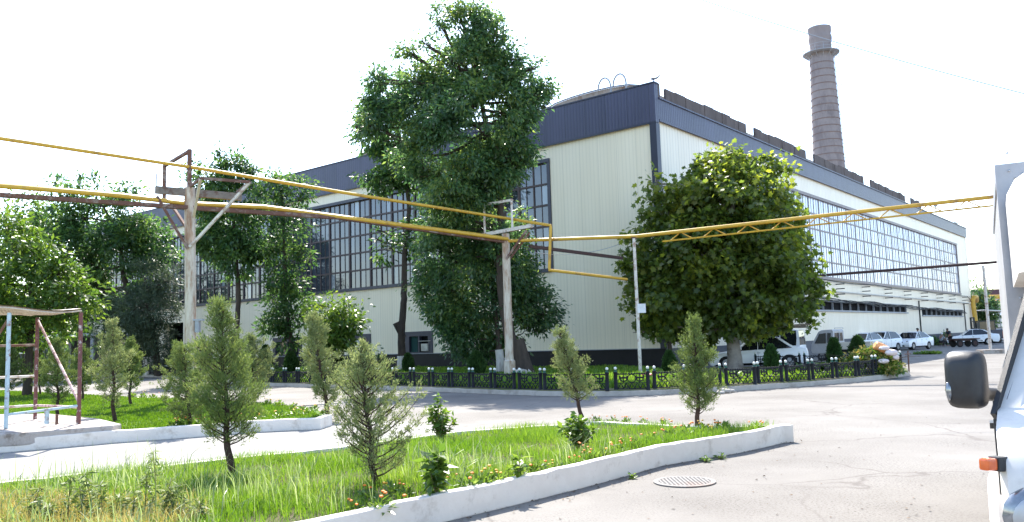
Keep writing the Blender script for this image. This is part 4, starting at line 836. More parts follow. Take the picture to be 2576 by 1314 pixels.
for i, (px, by_, ty, w) in enumerate(((690, 952, 920, 70), (770, 952, 918, 60), (880, 955, 925, 60), (600, 950, 905, 80), (540, 945, 890, 60), (500, 940, 880, 70), (430, 940, 870, 60), (1850, 958, 935, 40), (2010, 945, 918, 46), (2070, 940, 912, 46))):
    shrub(['low bright border bush left of the first thuja', 'low bright border bush under the rose canes', 'low bright border bush behind the narrow juniper', 'tall loose bush behind the tallest juniper', 'loose bush right of the rusty pole foot', 'loose bush behind the rusty pole', 'loose bush left of the rusty pole', 'low weeds at the foot of the plane tree', 'low bush at the corner of the rear fence', 'low bush before the pickup wheels'][i], px, by_, ty, w, 60+i, 'leafB' if i % 2 else 'leafY', 260, .17, z=.18, stems=9, name='border_bush', group='bushes along the fenced plot')
def herb(label, px, by_, ty, seed, n=24, leaf=.095, z=.22, mt='weed', group='tall weeds at the near left corner', name='tall_weed', w=.09):
    rng = np.random.default_rng(seed); B = G(px, by_, z); H = (Yd(px, ty, B.y)-B).z; t = thing(name, label, 'weed', B, 0, group); m = MB(); Ps = []; Ds = []
    top = np.array([rng.normal()*.06, rng.normal()*.06, H]); m.tube([(0, 0, 0), Vector(top*.5+rng.normal(size=3)*.015), Vector(top)], [.007, .005, .002], 5, False)
    for k in range(n):
        u = .18+.82*(k/n); a = k*2.2; q = top*u; br = w*(1-u)*.8*rng.random(); o = np.array([math.cos(a), math.sin(a), 0]); q = q+o*br+np.array([0, 0, br*.6])
        for f in range(5): Ps.append(q); Ds.append(o+rng.normal(size=3)*.5+np.array([0, 0, .25-.5*rng.random()]))
    P = np.array(Ps); D = np.array(Ds); N = unit(rng.normal(size=P.shape)*.5+np.array([0, 0, 1.0])); Lg = leaf*rng.uniform(.5, 1.2, len(P)); V_, F_ = leaves(P, D, N, Lg, Lg*.15, 'leaf')
    arr_mesh('leaves', V_, F_, M[mt], t); m.build('stem', M['stem'], t)
for i, (px, by_, ty, lb) in enumerate(((392, 1318, 1128, 'tallest feathery weed stalk near the bottom edge'), (170, 1318, 1198, 'bushy weed stalk left of the tallest weed'), (215, 1322, 1222, 'shorter weed stalk between two taller weeds'), (262, 1325, 1215, 'weed stalk with drooping leaves left of the tallest weed'), (330, 1322, 1235, 'leafy weed right beside the tallest stalk'), (440, 1328, 1240, 'weed stalk to the right of the tallest weed'), (90, 1325, 1262, 'low weed at the near left corner'), (498, 1320, 1262, 'low weed with thin leaves right of the weed group'), (130, 1330, 1270, 'low leafy weed in the weed group beside the bushy stalk'), (362, 1322, 1190, 'thin weed stalk leaning on the tallest weed'), (415, 1325, 1205, 'thin weed stalk just right of the tallest weed'), (285, 1330, 1248, 'short weed stalk in the middle of the weed patch'), (60, 1318, 1228, 'thin pale weed close to the left edge'), (240, 1316, 1185, 'slender weed stalk in the gap of the weed patch'), (470, 1316, 1222, 'slender weed at the right side of the weed patch'))):
    herb(lb, px, by_, ty, 70+i)
# --- marigolds
def marigold(px, by_, s, col, seed, z, label, group):
    rng = np.random.default_rng(seed); B = G(px, by_, z); t = thing('marigold_plant', label, 'flower', B, 0, group); n = 70; d = sphere(rng, n); d[:, 2] = abs(d[:, 2])
    P = d*np.array([.5, .5, .45])*s*rng.random((n, 1))**.5; Lg = s*.42*rng.uniform(.6, 1.2, n); V_, F_ = leaves(P, d+rng.normal(size=(n, 3))*.3, unit(rng.normal(size=(n, 3))*.4+np.array([0, 0, 1.0])), Lg, Lg*.4, 'leaf'); arr_mesh('leaves', V_, F_, M['leafB'], t)
    for i in range(int(rng.integers(2, 6))): f = MB(); f.ball((rng.normal()*.35*s, rng.normal()*.35*s, s*rng.uniform(.5, .85)), s*.075+.004, 7, (1, 1, .6), 5); f.build('bloom', M[col], t, True)
rg = np.random.default_rng(5); ii = 0
for (px, by_) in [(1520, 1152), (1490, 1160), (1440, 1172), (1560, 1140), (1400, 1182), (1350, 1190), (1250, 1216), (1215, 1222), (1600, 1126), (1640, 1112), (1690, 1100), (1730, 1092), (1770, 1085), (1790, 1092), (1820, 1084), (1905, 1082), (1475, 1145), (1150, 1222), (1180, 1232), (1020, 1250), (990, 1244), (890, 1290), (960, 1285), (930, 1262), (1570, 1120)]:
    marigold(px, by_, rg.uniform(.14, .24), 'orange' if rg.random() < .7 else 'yellowf', 100+ii, .22, 'orange marigold plant in the row along the near kerb of the front lawn', 'marigolds along the near kerb'); ii += 1
for (px, by_) in [(820, 1040), (790, 1033), (760, 1034), (738, 1030), (700, 1022), (670, 1020), (810, 1046), (768, 1044), (740, 1046), (706, 1050), (650, 1056), (600, 1062), (505, 1068), (470, 1074), (455, 1070), (440, 1076), (500, 1010), (470, 1008), (445, 1005), (410, 1003), (385, 1002), (360, 1001), (335, 1000)]:
    marigold(px, by_, rg.uniform(.16, .28), 'yellowf' if rg.random() < .7 else 'orange', 200+ii, .14, 'yellow marigold plant in the border row of the rear left lawn', 'marigolds around the rear lawn'); ii += 1
for (px, by_) in [(1500, 1064), (1540, 1064), (1575, 1066), (1620, 1068), (1670, 1070)]:
    marigold(px, by_, .16, 'orange', 300+ii, .22, 'small marigold at the back edge of the front lawn', 'marigolds along the back edge'); ii += 1
# --- grass
def in_poly(poly, x, y):
    ins_ = np.zeros(len(x), bool); j = len(poly)-1
    for i in range(len(poly)):
        xi, yi = poly[i][0], poly[i][1]; xj, yj = poly[j][0], poly[j][1]
        c = ((yi > y) != (yj > y)) & (x < (xj-xi)*(y-yi)/(yj-yi+1e-12)+xi); ins_ ^= c; j = i
    return ins_
def grass(name, label, poly, dens, h, wd, z, mt, seed, ymax=99, bend=.5, fall=None, shrink=0, clump=0, xr=(-60, 60)):
    rng = np.random.default_rng(seed); xs = [p[0] for p in poly]; ys = [p[1] for p in poly]; x0, x1, y0, y1 = max(min(xs), xr[0]), min(max(xs), xr[1]), max(min(ys), 3), min(max(ys), ymax)
    n = int((x1-x0)*(y1-y0)*dens); x = rng.uniform(x0, x1, n); y = rng.uniform(y0, y1, n); k = in_poly(poly, x, y) & (abs(x) < .66*y+.8)
    if name == 'plot_grass': k &= ~((x > 6.0) & (y > 29))
    if fall: k &= rng.random(n) < np.clip(fall/np.maximum(y, 1), .08, 1)**1.6
    pat = .5+.5*np.sin(x*2.1+1.3*np.sin(y*1.7))*np.sin(y*2.6+np.sin(x*1.1))
    if clump: k &= (rng.random(n) < (.15+.85*pat)) if clump == 1 else (pat > clump)
    x, y, pat = x[k], y[k], pat[k]; n = len(x); a = rng.random(n)*6.283; hh = h*rng.uniform(.45, 1.25, n)*(.7+.6*pat); ww = wd*rng.uniform(.6, 1.3, n)*np.maximum(1, y/12)
    P = np.stack([x, y, np.full(n, z)], 1); o = np.stack([np.cos(a), np.sin(a), 0*a], 1); s = np.stack([-np.sin(a+.6), np.cos(a+.6), 0*a], 1); b = bend*rng.random(n)
    Mi = P+o*(hh*b*.28)[:, None]+np.array([0, 0, 1])*(hh*.58)[:, None]; Ti = P+o*(hh*b*.95)[:, None]+np.array([0, 0, 1])*(hh*(1-.35*b*b))[:, None]
    V_ = np.stack([P-s*ww[:, None]*.5, P+s*ww[:, None]*.5, Mi+s*ww[:, None]*.42, Mi-s*ww[:, None]*.42, Ti+s*ww[:, None]*.06, Ti-s*ww[:, None]*.06], 1).reshape(-1, 3)
    i = np.arange(n)[:, None]*6; F_ = np.concatenate([i+np.array([[0, 1, 2, 3]]), i+np.array([[3, 2, 4, 5]])])
    tag(arr_mesh(name, V_, F_, M[mt]), label, 'grass', None, 'stuff')
FP = [(p.x, p.y) for p in inset(K0[:1]+K0[1:], 0)]
FG = shrinkpoly([(p.x, p.y) for p in FRONT], .15)
grass('lawn_grass', 'bright green uncut lawn grass of the front island', FG, 2600, .125, .0062, .215, 'grass', 1, fall=11, clump=1, bend=.7)
grass('long_grass', 'long arching grass tufts near the front kerb', FG, 130, .34, .009, .21, 'paleblade', 2, ymax=10.5, bend=1.0, clump=.45)
grass('dry_grass', 'straw coloured dry grass at the near left corner', shrinkpoly([tuple(G(x, y, .22).to_2d()) for x, y in ((-60, 1262), (150, 1268), (420, 1275), (540, 1300), (420, 1380), (-60, 1380))], .02), 1100, .20, .008, .21, 'straw', 3, bend=1.2)
LG = shrinkpoly([(p.x, p.y) for p in LEFT], .2)
grass('mown_lawn', 'short mown grass of the rear left lawn', LG, 620, .055, .016, .135, 'grassS', 4, fall=17, xr=(-26, 5))
PG = shrinkpoly([(p.x, p.y) for p in FK[3:]+FBK+[Vector((WL.x+Lx*s-1.0*Rx, WL.y+Ly*s-1.0*Ry)) for s in (1.5, 20, 30)]], .3)
grass('plot_grass', 'patchy sunlit grass and weeds in the fenced plot', PG, 260, .22, .026, .17, 'grass', 5, clump=.42, xr=(-25, 30), ymax=60)
# ================================================================== VEHICLES
def wheel(parent, x, y, r, w=.2, rimm='rim', spokes=5, out=1):
    m = MB(); rx = Matrix.Rotation(R(90)*(-out), 3, 'X')               # lathe axis -> outward y
    pr = [(r*.62, -w/2), (r*.94, -w/2), (r, -w*.36), (r, w*.36), (r*.94, w/2), (r*.66, w/2), (r*.62, w*.3)]
    m.lathe(pr, n=22, m=rx); wo = m.build('wheel', M['rubber'], parent, True, (x, y, r))
    m = MB(); m.lathe([(r*.64, w*.32), (r*.64, w*.47), (r*.58, w*.47), (r*.55, w*.30)], n=22, m=rx); m.lathe([(r*.15, w*.2), (r*.15, w*.46), (r*.10, w*.49)], n=10, m=rx)
    for k in range(spokes):
        t = 2*math.pi*k/spokes+.3; a = rx @ Vector((r*.12*math.cos(t), r*.12*math.sin(t), w*.42)); b = rx @ Vector((r*.6*math.cos(t), r*.6*math.sin(t), w*.42)); m.beam(a, b, r*.2, r*.12, up=(0, 1, 0))
    m.build('rim', M[rimm], wo); return wo
def arc(cx_, cz, r, n=9): return [(cx_+r*math.cos(t), cz+r*math.sin(t)) for t in [math.pi*i/(n-1) for i in range(n)]]
def car(name, label, loc, head, L=4.4, W=1.72, H=1.46, kind='sedan', paint='carW', wb=.60, r=.31, front=True, plate=True):
    h = Vector((head[0], head[1])).normalized(); c = thing(name, label, 'car' if kind != 'van' else 'minivan', (loc[0], loc[1], loc[2] if len(loc) > 2 else .004), math.atan2(h.y, h.x), 'white vehicles parked around the yard')
    xf, xr = L*(.5-.185), L*(.5-.185-wb); hl = L/2; ra = r*1.17; b0 = .93 if kind != 'van' else 1.0
    bot = [(-hl+.14, .27)]+[(x, z) for x, z in reversed(arc(xr, r, ra))]+[(x, z) for x, z in reversed(arc(xf, r, ra))]+[(hl-.12, .24)]
    if kind == 'sedan': top = [(hl-.02, .36), (hl, .52), (hl-.05, .66), (hl-.22, .76), (L*.32, .86), (L*.20, b0), (L*.0, b0+.03), (-L*.28, b0+.06), (-L*.40, b0+.09), (-hl+.06, b0+.05), (-hl+.01, .80), (-hl, .62), (-hl+.03, .42)]
    elif kind == 'hatch': top = [(hl-.02, .36), (hl, .52), (hl-.04, .68), (hl-.16, .80), (L*.36, .92), (L*.27, b0+.06), (L*.0, b0+.05), (-L*.3, b0+.09), (-hl+.12, b0+.10), (-hl+.02, .86), (-hl, .62), (-hl+.03, .42)]
    else: top = [(hl-.02, .36), (hl, .55), (hl-.04, .80), (hl-.12, b0), (L*.3, b0+.02), (-L*.3, b0+.02), (-hl+.02, b0+.02), (-hl, .7), (-hl+.02, .42)]
    ol = bot+top; n = len(ol); m = MB(); vs = []
    lev = [(-1.0, .055, .955), (-.965, .015, .985), (-.86, 0, 1), (-.4, -.012, 1.006), (.4, -.012, 1.006), (.86, 0, 1), (.965, .015, .985), (1.0, .055, .955)]
    for (yy, dz, sx) in lev:
        for x, z in ol:
            k = max(0, (z-.5)/.5); e = sx if abs(x) > L*.44 else 1
            vs.append((x*e, yy*W/2, z-dz*k*1.0))
    fs = [tuple(range(n)), tuple((len(lev)-1)*n+i for i in range(n))[::-1]]
    for l in range(len(lev)-1):
        for i in range(n): fs.append((l*n+i, l*n+(i+1) % n, (l+1)*n+(i+1) % n, (l+1)*n+i))
    m.add(vs, fs); m.build('body', M[paint], c, True)
    m = MB(); m.box((0, 0, .42), (L*.86, W*.74, .40)); m.build('underbody', M['black'], c)
    if kind == 'sedan': gh = [(L*.215, b0-.02), (L*.155, 1.10), (L*.055, H-.06), (-L*.03, H-.005), (-L*.14, H-.01), (-L*.23, H-.08), (-L*.33, 1.14), (-L*.40, b0+.06)]; ia, ic = 2, 5
    elif kind == 'hatch': gh = [(L*.30, b0), (L*.22, 1.14), (L*.10, H-.06), (0, H), (-L*.18, H-.01), (-L*.34, H-.08), (-L*.43, 1.2), (-hl+.10, b0+.08)]; ia, ic = 2, 5
    else: gh = [(L*.40, b0), (L*.37, 1.25), (L*.30, H-.07), (L*.1, H), (-L*.3, H), (-hl+.1, H-.05), (-hl+.05, 1.4), (-hl+.03, b0)]; ia, ic = 2, 5
    wy = lambda z, o=0: (W*(.475-.105*max(0, min(1, (z-b0)/(H-b0))))+o)
    gm = MB(); k = len(gh); gm.add([(x, s*wy(z), z) for s in (1, -1) for x, z in gh], [tuple(range(k)), tuple(range(k, 2*k))[::-1]]+[(i, (i+1) % k, k+(i+1) % k, k+i) for i in range(k)])
    gm.build('glasshouse', M['carglass'], c)
    rf = MB(); rp = gh[ia:ic+1]; kk = len(rp); vs = []
    for s in (-1, -.86, 0, .86, 1):
        for x, z in rp: vs.append((x, s*wy(z, .008), z+(.018 if abs(s) < 1 else -.045)+(.012 if s == 0 else 0)))
    rf.add(vs, [(l*kk+i, l*kk+i+1, (l+1)*kk+i+1, (l+1)*kk+i) for l in range(4) for i in range(kk-1)]); rf.build('roof', M[paint], c, True)
    pm = MB()
    for s in (1, -1):
        def P(i, o=.006): x, z = gh[i]; return Vector((x, s*wy(z, o), z))
        for i in range(0, ia): pm.beam(P(i), P(i+1), .035, .055, up=(0, s, .2))
        xb = L*(.0 if kind != 'van' else .08); zb = H-.04; pm.beam((xb, s*wy(b0, .004), b0), (xb-.03, s*wy(zb, .004), zb), .03, .07, up=(0, s, .2))
        if kind == 'van': pm.beam((-L*.2, s*wy(b0, .004), b0), (-L*.2, s*wy(zb, .004), zb), .03, .08, up=(0, s, .2))
        # rear pillar as a filled panel
        a, b_, d = P(ic, .01), P(ic+1, .01), P(ic+2 if ic+2 < k else ic+1, .012); w_ = .16 if kind == 'sedan' else .12
        pm.add([a, b_, d, d+Vector((w_*1.6, 0, 0)), b_+Vector((w_*1.2, 0, .02)), a+Vector((w_, 0, .0))], [(0, 1, 4, 5), (1, 2, 3, 4)])
    pm.build('pillars', M[paint], c)
    for s in (1, -1):
        for x in (xf, xr): wheel(c, x, s*(W/2-.105), r, out=s)
        m = MB(); m.ball((hl-.20, s*W*.385, .69 if kind != 'van' else .78), .12, 10, (1.35, .95, .62)); m.build('headlight', M['lampg'], c, True)
        m = MB(); m.ball((-hl+.13, s*W*.415, .86), .12, 10, (1.0, .75, .95)); m.build('tail_light', M['redl'], c, True)
        m = MB(); m.ball((L*.175, s*(W/2+.06), b0+.08), .085, 8, (.7, 1.1, .75)); m.build('wing_mirror', M[paint], c, True)
        m = MB(); m.box((L*.02-.12, s*(W/2+.004), .80), (.16, .03, .03)); m.box((-L*.19, s*(W/2+.004), .82), (.16, .03, .03)); m.build('door_handles', M['greyp'], c)
        m = MB(); m.span((L*.0-.006, s*W/2*.99, .30), (L*.0+.006, s*(W/2+.002), b0-.06)); m.span((L*.2, s*W/2*.99, .36), (L*.2+.012, s*(W/2+.002), .82)); m.build('door_gap', M['plastic'], c)
    m = MB(); m.box((hl-.02, 0, .64), (.08, W*.40, .10)); m.box((hl-.015, 0, .36), (.06, W*.55, .12)); m.build('grille', M['plastic'], c)
    m = MB(); m.box((hl+.012, 0, .50), (.02, .52, .11)); m.build('number_plate', M['plate'], c)
    m = MB(); m.box((-hl-.008, 0, .74 if kind != 'van' else .62), (.02, .52, .11)); m.build('number_plate', M['plate'], c)
    m = MB(); m.box((-hl+.02, 0, .34), (.08, W*.7, .10)); m.build('lower_bumper', M['plastic'], c)
    return c
def at(px, Yy): p = Yd(px, 900, Yy); return (p.x, p.y)
sa = at(1902, 39.9)
car('sedan_car', 'white sedan in side view parked in the shade behind the plane tree trunk', sa, (-1, .17), L=4.62, W=1.75, H=1.56, wb=.62, r=.33)
car('minivan', 'white minivan seen from behind at the tail of the shaded sedan', at(1940, 46), (-.85, .55), L=3.6, W=1.45, H=1.86, kind='van', r=.27)
car('hatchback_car', 'white hatchback with dark windscreen half hidden between pickup and next hatchback', at(2172, 64), (-.75, -.65), L=3.7, H=1.5, kind='hatch')
car('hatchback_car', 'white hatchback in the middle of the row, nose pointing left towards us', at(2220, 66.5), (-.80, -.60), L=3.75, W=1.65, H=1.55, kind='hatch')
car('sedan_car', 'white sedan right of the hatchbacks, with a man standing behind it', at(2296, 68.5), (-.78, -.62), L=4.45, H=1.45)
sj = at(2449, 79)
car('sedan_car', 'white sedan in full side view near the far end of the factory, beside the cart', sj, (-.93, .37), L=4.5, H=1.48)
car('sedan_car', 'white car at the far right, nose left, partly hidden by the cargo truck', at(2543, 86), (-.95, .30), L=4.3, H=1.44)
car('sedan_car', 'silver car tail just behind the long white sedan', at(2506, 88), (-.93, .37), L=4.3, H=1.40, paint='carV')
# pickup
pu = at(2136, 48); hd = Vector((-.66, .75)); pk = thing('pickup_truck', 'small grey cab pickup with cream drop side bed seen from behind', 'pickup', (pu[0], pu[1], .004), math.atan2(hd.y, hd.x), 'white vehicles parked around the yard')
def solid_profile(m, prof, y0, y1, top=None, z0=None, z1=None):
    k = len(prof); f = lambda z, y: y if top is None else y*(1-(1-top)*max(0, min(1, (z-z0)/(z1-z0))))
    m.add([(x, f(z, y), z) for y in (y0, y1) for x, z in prof], [tuple(range(k)), tuple(range(k, 2*k))[::-1]]+[(i, (i+1) % k, k+(i+1) % k, k+i) for i in range(k)])
m = MB(); cabp = [(.55, .42), (1.85, .42), (1.95, .60), (1.92, .95), (1.45, 1.72), (1.25, 1.80), (.62, 1.82), (.55, 1.74)]; solid_profile(m, cabp, -.72, .72, .88, .95, 1.82); m.build('cab', M['carG'], pk, False, bevel=.025)
m = MB()
for s in (1, -1):
    for pts in ([(.98, 1.02), (1.70, 1.02), (1.40, 1.58), (.98, 1.62)], [(.68, 1.04), (.90, 1.04), (.90, 1.62), (.68, 1.62)]):
        m.add([(x, s*(.72*(1-.12*max(0, (z-.95)/.87))+.012), z) for x, z in pts], [(0, 1, 2, 3)])
m.add([(.54, y, z) for y, z in ((-.52, 1.14), (.52, 1.14), (.47, 1.62), (-.47, 1.62))], [(0, 1, 2, 3)]); m.add([(1.93-(z-.98)*.60, y, z) for y, z in ((-.62, 1.0), (.62, 1.0), (.56, 1.62), (-.56, 1.62))], [(0, 1, 2, 3)]); m.build('cab_window', M['carglass'], pk)
m = MB(); m.beam((.50, 0, 1.13), (.50, 0, 1.63), .03, .04); m.tube([(.50, -.5, 1.84), (.50, -.5, 1.9), (.50, .5, 1.9), (.50, .5, 1.84)], .02, 6); m.build('rear_bars', M['carG'], pk)
m = MB(); m.span((-1.65, -.76, .66), (.50, .76, .72)); m.span((-1.65, .73, .72), (.50, .76, 1.06)); m.span((-1.65, -.76, .72), (.50, -.73, 1.06)); m.span((-1.68, -.76, .70), (-1.65, .76, 1.06)); m.span((.47, -.73, .72), (.50, .73, 1.06)); m.build('cargo_bed', M['tanp'], pk)
m = MB(); m.span((-1.6, -.4, .40), (1.6, -.3, .62)); m.span((-1.6, .3, .40), (1.6, .4, .62)); m.span((-1.2, -.62, .3), (-.6, .62, .56)); m.build('chassis', M['plastic'], pk)
for s in (1, -1):
    for x in (1.30, -.95): wheel(pk, x, s*.60, .27, .16, 'rim', 5, s)
    m = MB(); m.span((-1.70, s*.5-.1, .52), (-1.66, s*.5+.1, .62)); m.build('tail_light', M['redl'], pk)
    m = MB(); m.ball((1.93, s*.52, .72), .09, 8, (.5, 1, 1)); m.build('headlight', M['lampg'], pk, True)
# flat cart
ct = at(2428, 72); cart = thing('flat_cart', 'low dark four wheeled flat trailer beside the long white sedan', 'cart', (ct[0], ct[1], .004), math.atan2(.2, .98))
m = MB(); m.span((-1.25, -.5, .66), (1.25, .5, .74)); m.span((-1.2, -.35, .52), (1.0, -.27, .66)); m.span((-1.2, .27, .52), (1.0, .35, .66)); m.build('deck', M['rustd'], cart); m = MB(); m.tube([(1.2, 0, .6), (1.9, 0, .5)], .04, 6); m.build('drawbar', M['rustd'], cart)
for s in (1, -1):
    for x in (-.75, .75): wheel(cart, x, s*.42, .31, .16, 'rustd', 4, s)
# forklift
ft = at(2482, 84); fk = thing('forklift', 'dark yard forklift with glazed cab and raised mast behind the long white sedan', 'forklift', (ft[0], ft[1], .004), math.atan2(.1, -1))
m = MB(); solid_profile(m, [(-1.5, .5), (.9, .5), (.9, 1.05), (-.3, 1.15), (-.5, 1.35), (-1.5, 1.35)], -.6, .6); m.build('body', M['trim'], fk, bevel=.04)
m = MB(); m.span((-1.75, -.55, .45), (-1.5, .55, 1.2)); m.build('counterweight', M['amber'], fk, bevel=.03)
m = MB()
for x in (-.9, .7):
    for s in (1, -1): m.beam((x, s*.5, 1.1), (x*.9, s*.46, 2.25), .08, .08)
m.span((-1.0, -.55, 2.22), (.85, .55, 2.32)); m.build('cab_frame', M['plastic'], fk)
m = MB(); m.span((-.8, -.5, 1.35), (.6, .5, 2.2)); m.build('cab_window', M['carglass'], fk)
m = MB()
for s in (1, -1): m.span((1.0, s*.35-.06, .2), (1.15, s*.35+.06, 2.7)); m.beam((1.2, s*.25, .2), (2.1, s*.25, .2), .1, .05)
for z in (.6, 1.5, 2.6): m.span((1.02, -.4, z), (1.13, .4, z+.1))
m.build('mast', M['plastic'], fk)
for s in (1, -1):
    for x, r_ in ((.65, .38), (-1.05, .30)): wheel(fk, x, s*.55, r_, .2, 'rustd', 4, s)
# ------------------------------------------------------------------ cargo truck at the right edge
TH = R(30); Wf = Yd(2519, 1235, 3.95); tk = thing('cargo_truck', 'white light cargo truck with black mirror and grey box body cut by the right edge', 'truck', (Wf.x, Wf.y, .004), math.pi/2-TH)
imat = Matrix.Rotation(-(math.pi/2-TH), 4, 'Z') @ Matrix.Translation((-Wf.x, -Wf.y, 0))
def tl(x, y, Yy): return imat @ Yd(x, y, Yy)                        # pixel + depth -> truck coordinates (x back, y towards the road side)
m = MB(); CW = 1.72
pr = [(.02, .42), (-.03, .60), (.0, .86), (.06, 1.06), (.22, 1.18), (.50, 1.27), (1.02, 1.90), (1.20, 1.98), (1.72, 2.02), (1.78, 1.9), (1.78, .42)]
k = len(pr); vs = []
LV = [(0.0, .035, .05), (-.03, .008, .02), (-.10, 0, 0), (-CW/2, -.05, -.01), (-CW+.10, 0, 0), (-CW+.03, .008, .02), (-CW, .035, .05)]
for (y, dx, dz) in LV:
    for x, z in pr:
        tum = .25*max(0, (z-1.22)/.75); yy = y-tum if y > -CW/2 else (y+tum if y < -CW/2 else y)
        vs.append((x+(dx*2.0 if x < .4 else 0), yy, z-(dz if z > 1.85 else 0)))
m.add(vs, [tuple(range(k)), tuple((len(LV)-1)*k+i for i in range(k))[::-1]]+[(l*k+i, l*k+(i+1) % k, (l+1)*k+(i+1) % k, (l+1)*k+i) for l in range(len(LV)-1) for i in range(k)]); m.build('cab', M['truckW'], tk, True)
m = MB(); m.add([(.545+(z-1.30)*.84-.02, y, z) for y, z in ((-.06, 1.31), (-CW+.06, 1.31), (-CW+.30, 1.88), (-.30, 1.88))], [(0, 1, 2, 3)]); m.build('windscreen', M['carglass'], tk)
m = MB(); m.beam((.47, -.002, 1.22), (1.00, -.235, 1.90), .025, .07); m.build('pillar_seal', M['plastic'], tk)
def side(pts, o=.006): return [(x, -.25*max(0, (z-1.22)/.75)+o, z) for x, z in pts]
m = MB(); m.add(side([(.78, 1.30), (1.62, 1.30), (1.62, 1.86), (1.12, 1.86)]), [(0, 1, 2, 3)]); m.build('side_window', M['carglass'], tk)
dr = MB(); dr.tube([(.42, .002, .62), (.40, .003, 1.22)], .006, 5); dr.tube([(1.68, .002, .6), (1.68, .002, 1.25)], .006, 5); dr.tube([(.42, .002, .62), (1.68, .002, .62)], .006, 5); dro = dr.build('door', M['plastic'], tk); m = MB(); m.box((1.5, .018, 1.08), (.18, .03, .035)); m.build('door_handle', M['plastic'], dro)
m = MB(); m.add(side([(.40, 1.05), (.66, 1.05), (.78, 1.30), (.50, 1.26)], .008), [(0, 1, 2, 3)]); m.build('mirror_base', M['greyp'], tk)
hl = MB(); hl.ball((.035, -.14, .80), .15, 14, (.42, 1.0, 1.0), 8); ho = hl.build('headlight', M['lampg'], tk, True)
m = MB(); m.lathe([(.10, 0), (.115, .02), (.10, .03)], (-.028, -.15, .80), 18, Matrix.Rotation(R(-90), 3, 'Y')); m.lathe([(.05, 0), (.055, .03), (.02, .05)], (-.03, -.15, .80), 14, Matrix.Rotation(R(-90), 3, 'Y')); m.build('reflector', M['rim'], ho, True)
hl = MB(); hl.ball((.035, -CW+.14, .80), .15, 14, (.42, 1.0, 1.0), 8); hl.build('headlight', M['lampg'], tk, True)
m = MB(); m.span((-.09, -CW+.02, .40), (.10, -.02, .58)); m.build('bumper', M['greyp'], tk, bevel=.02)
m = MB(); m.span((-.045, -CW+.45, .66), (.02, -.45, .92)); m.build('grille', M['plastic'], tk, bevel=.01)
m = MB(); m.span((-.10, -CW/2-.27, .44), (-.092, -CW/2+.27, .55)); m.build('number_plate', M['plate'], tk)
fa = MB(); pts = [(.66+.46*math.cos(t), .02, .42+.45*math.sin(t)) for t in [math.pi*(-.05+1.1*i/16) for i in range(17)]]; fa.tube(pts, .042, 8); fa.build('wheel_flare', M['truckW'], tk, True)
for x, y_, o in ((.66, -.10, 1), (.66, -CW+.10, -1), (3.9, -.10, 1), (3.9, -CW+.10, -1)): wheel(tk, x, y_, .35, .22, 'greyp', 6, o)
m = MB(); m.span((.3, -CW+.3, .35), (1.0, -.3, .8)); m.span((.3, -1.2, .5), (6.2, -1.05, .72)); m.span((.3, -.7, .5), (6.2, -.55, .72)); m.build('chassis', M['plastic'], tk)
# side repeater lamp on its rubber foot
ia_ = tl(2512, 1169, 4.02); ib_ = tl(2473, 1171, 3.98)
m = MB(); q = ia_.lerp(ib_, .32); m.beam(ia_.lerp(ib_, -.6), q, .06, .070); lp = m.build('side_lamp', M['plastic'], tk, bevel=.008); m = MB(); m.beam(q, ib_, .05, .058); m.build('amber_lens', M['amber'], lp, bevel=.012)
# mirror
mc = tl(2430, 957, 4.50); mr_ = Matrix.Rotation(R(12), 3, 'Z')
m = MB(); W2, H2 = .098, .157; rnd_ = []
for i in range(28):
    t = 2*math.pi*i/28; e = .42; c, s_ = math.cos(t), math.sin(t); rnd_.append((math.copysign(abs(c)**e, c), math.copysign(abs(s_)**e, s_)))
# the housing: rounded, deep towards the front, flat glass side facing back
ax_y = Vector((0, 1, 0)); vs = []; LVm = [(-.085, .55), (-.07, .80), (-.035, .96), (.0, 1.0), (.045, .985), (.055, .94)]
ez = R(30)
for dx, sc in LVm:
    for a, b in rnd_:
        p = Vector((dx*1.0, a*W2*sc, b*H2*sc)); p = Matrix.Rotation(R(-18), 3, 'Z') @ p; vs.append(mc+p)
n = 28; m.add(vs, [tuple(range(n)), tuple((len(LVm)-1)*n+i for i in range(n))[::-1]]+[(l*n+i, l*n+(i+1) % n, (l+1)*n+(i+1) % n, (l+1)*n+i) for l in range(len(LVm)-1) for i in range(n)])
mo = m.build('wing_mirror', M['plastic'], tk, True)
m = MB(); ea = tl(2528, 1003, 4.72); m.tube([mc+Vector((.0, -.05, -.06)), mc.lerp(ea, .45)+Vector((0, 0, -.035)), mc.lerp(ea, .8)+Vector((0, 0, -.0)), ea], [.05, .040, .034, .045], 12); m.build('mirror_arm', M['plastic'], mo, True)
m = MB(); m.add([ea+Vector(p) for p in ((-.14, .012, -.09), (.05, .012, -.09), (.12, -.06, .14), (.02, -.03, .10))], [(0, 1, 2, 3)]); o = m.build('arm_mount', M['plastic'], mo); md = o.modifiers.new('s', 'SOLIDIFY'); md.thickness = .03
m = MB(); tp = mc+Vector((-.05, .085, -.06)); m.ball(tp, .035, 8, (.7, .5, 1.5)); m.build('repeater_lens', M['lampg'], mo, True)
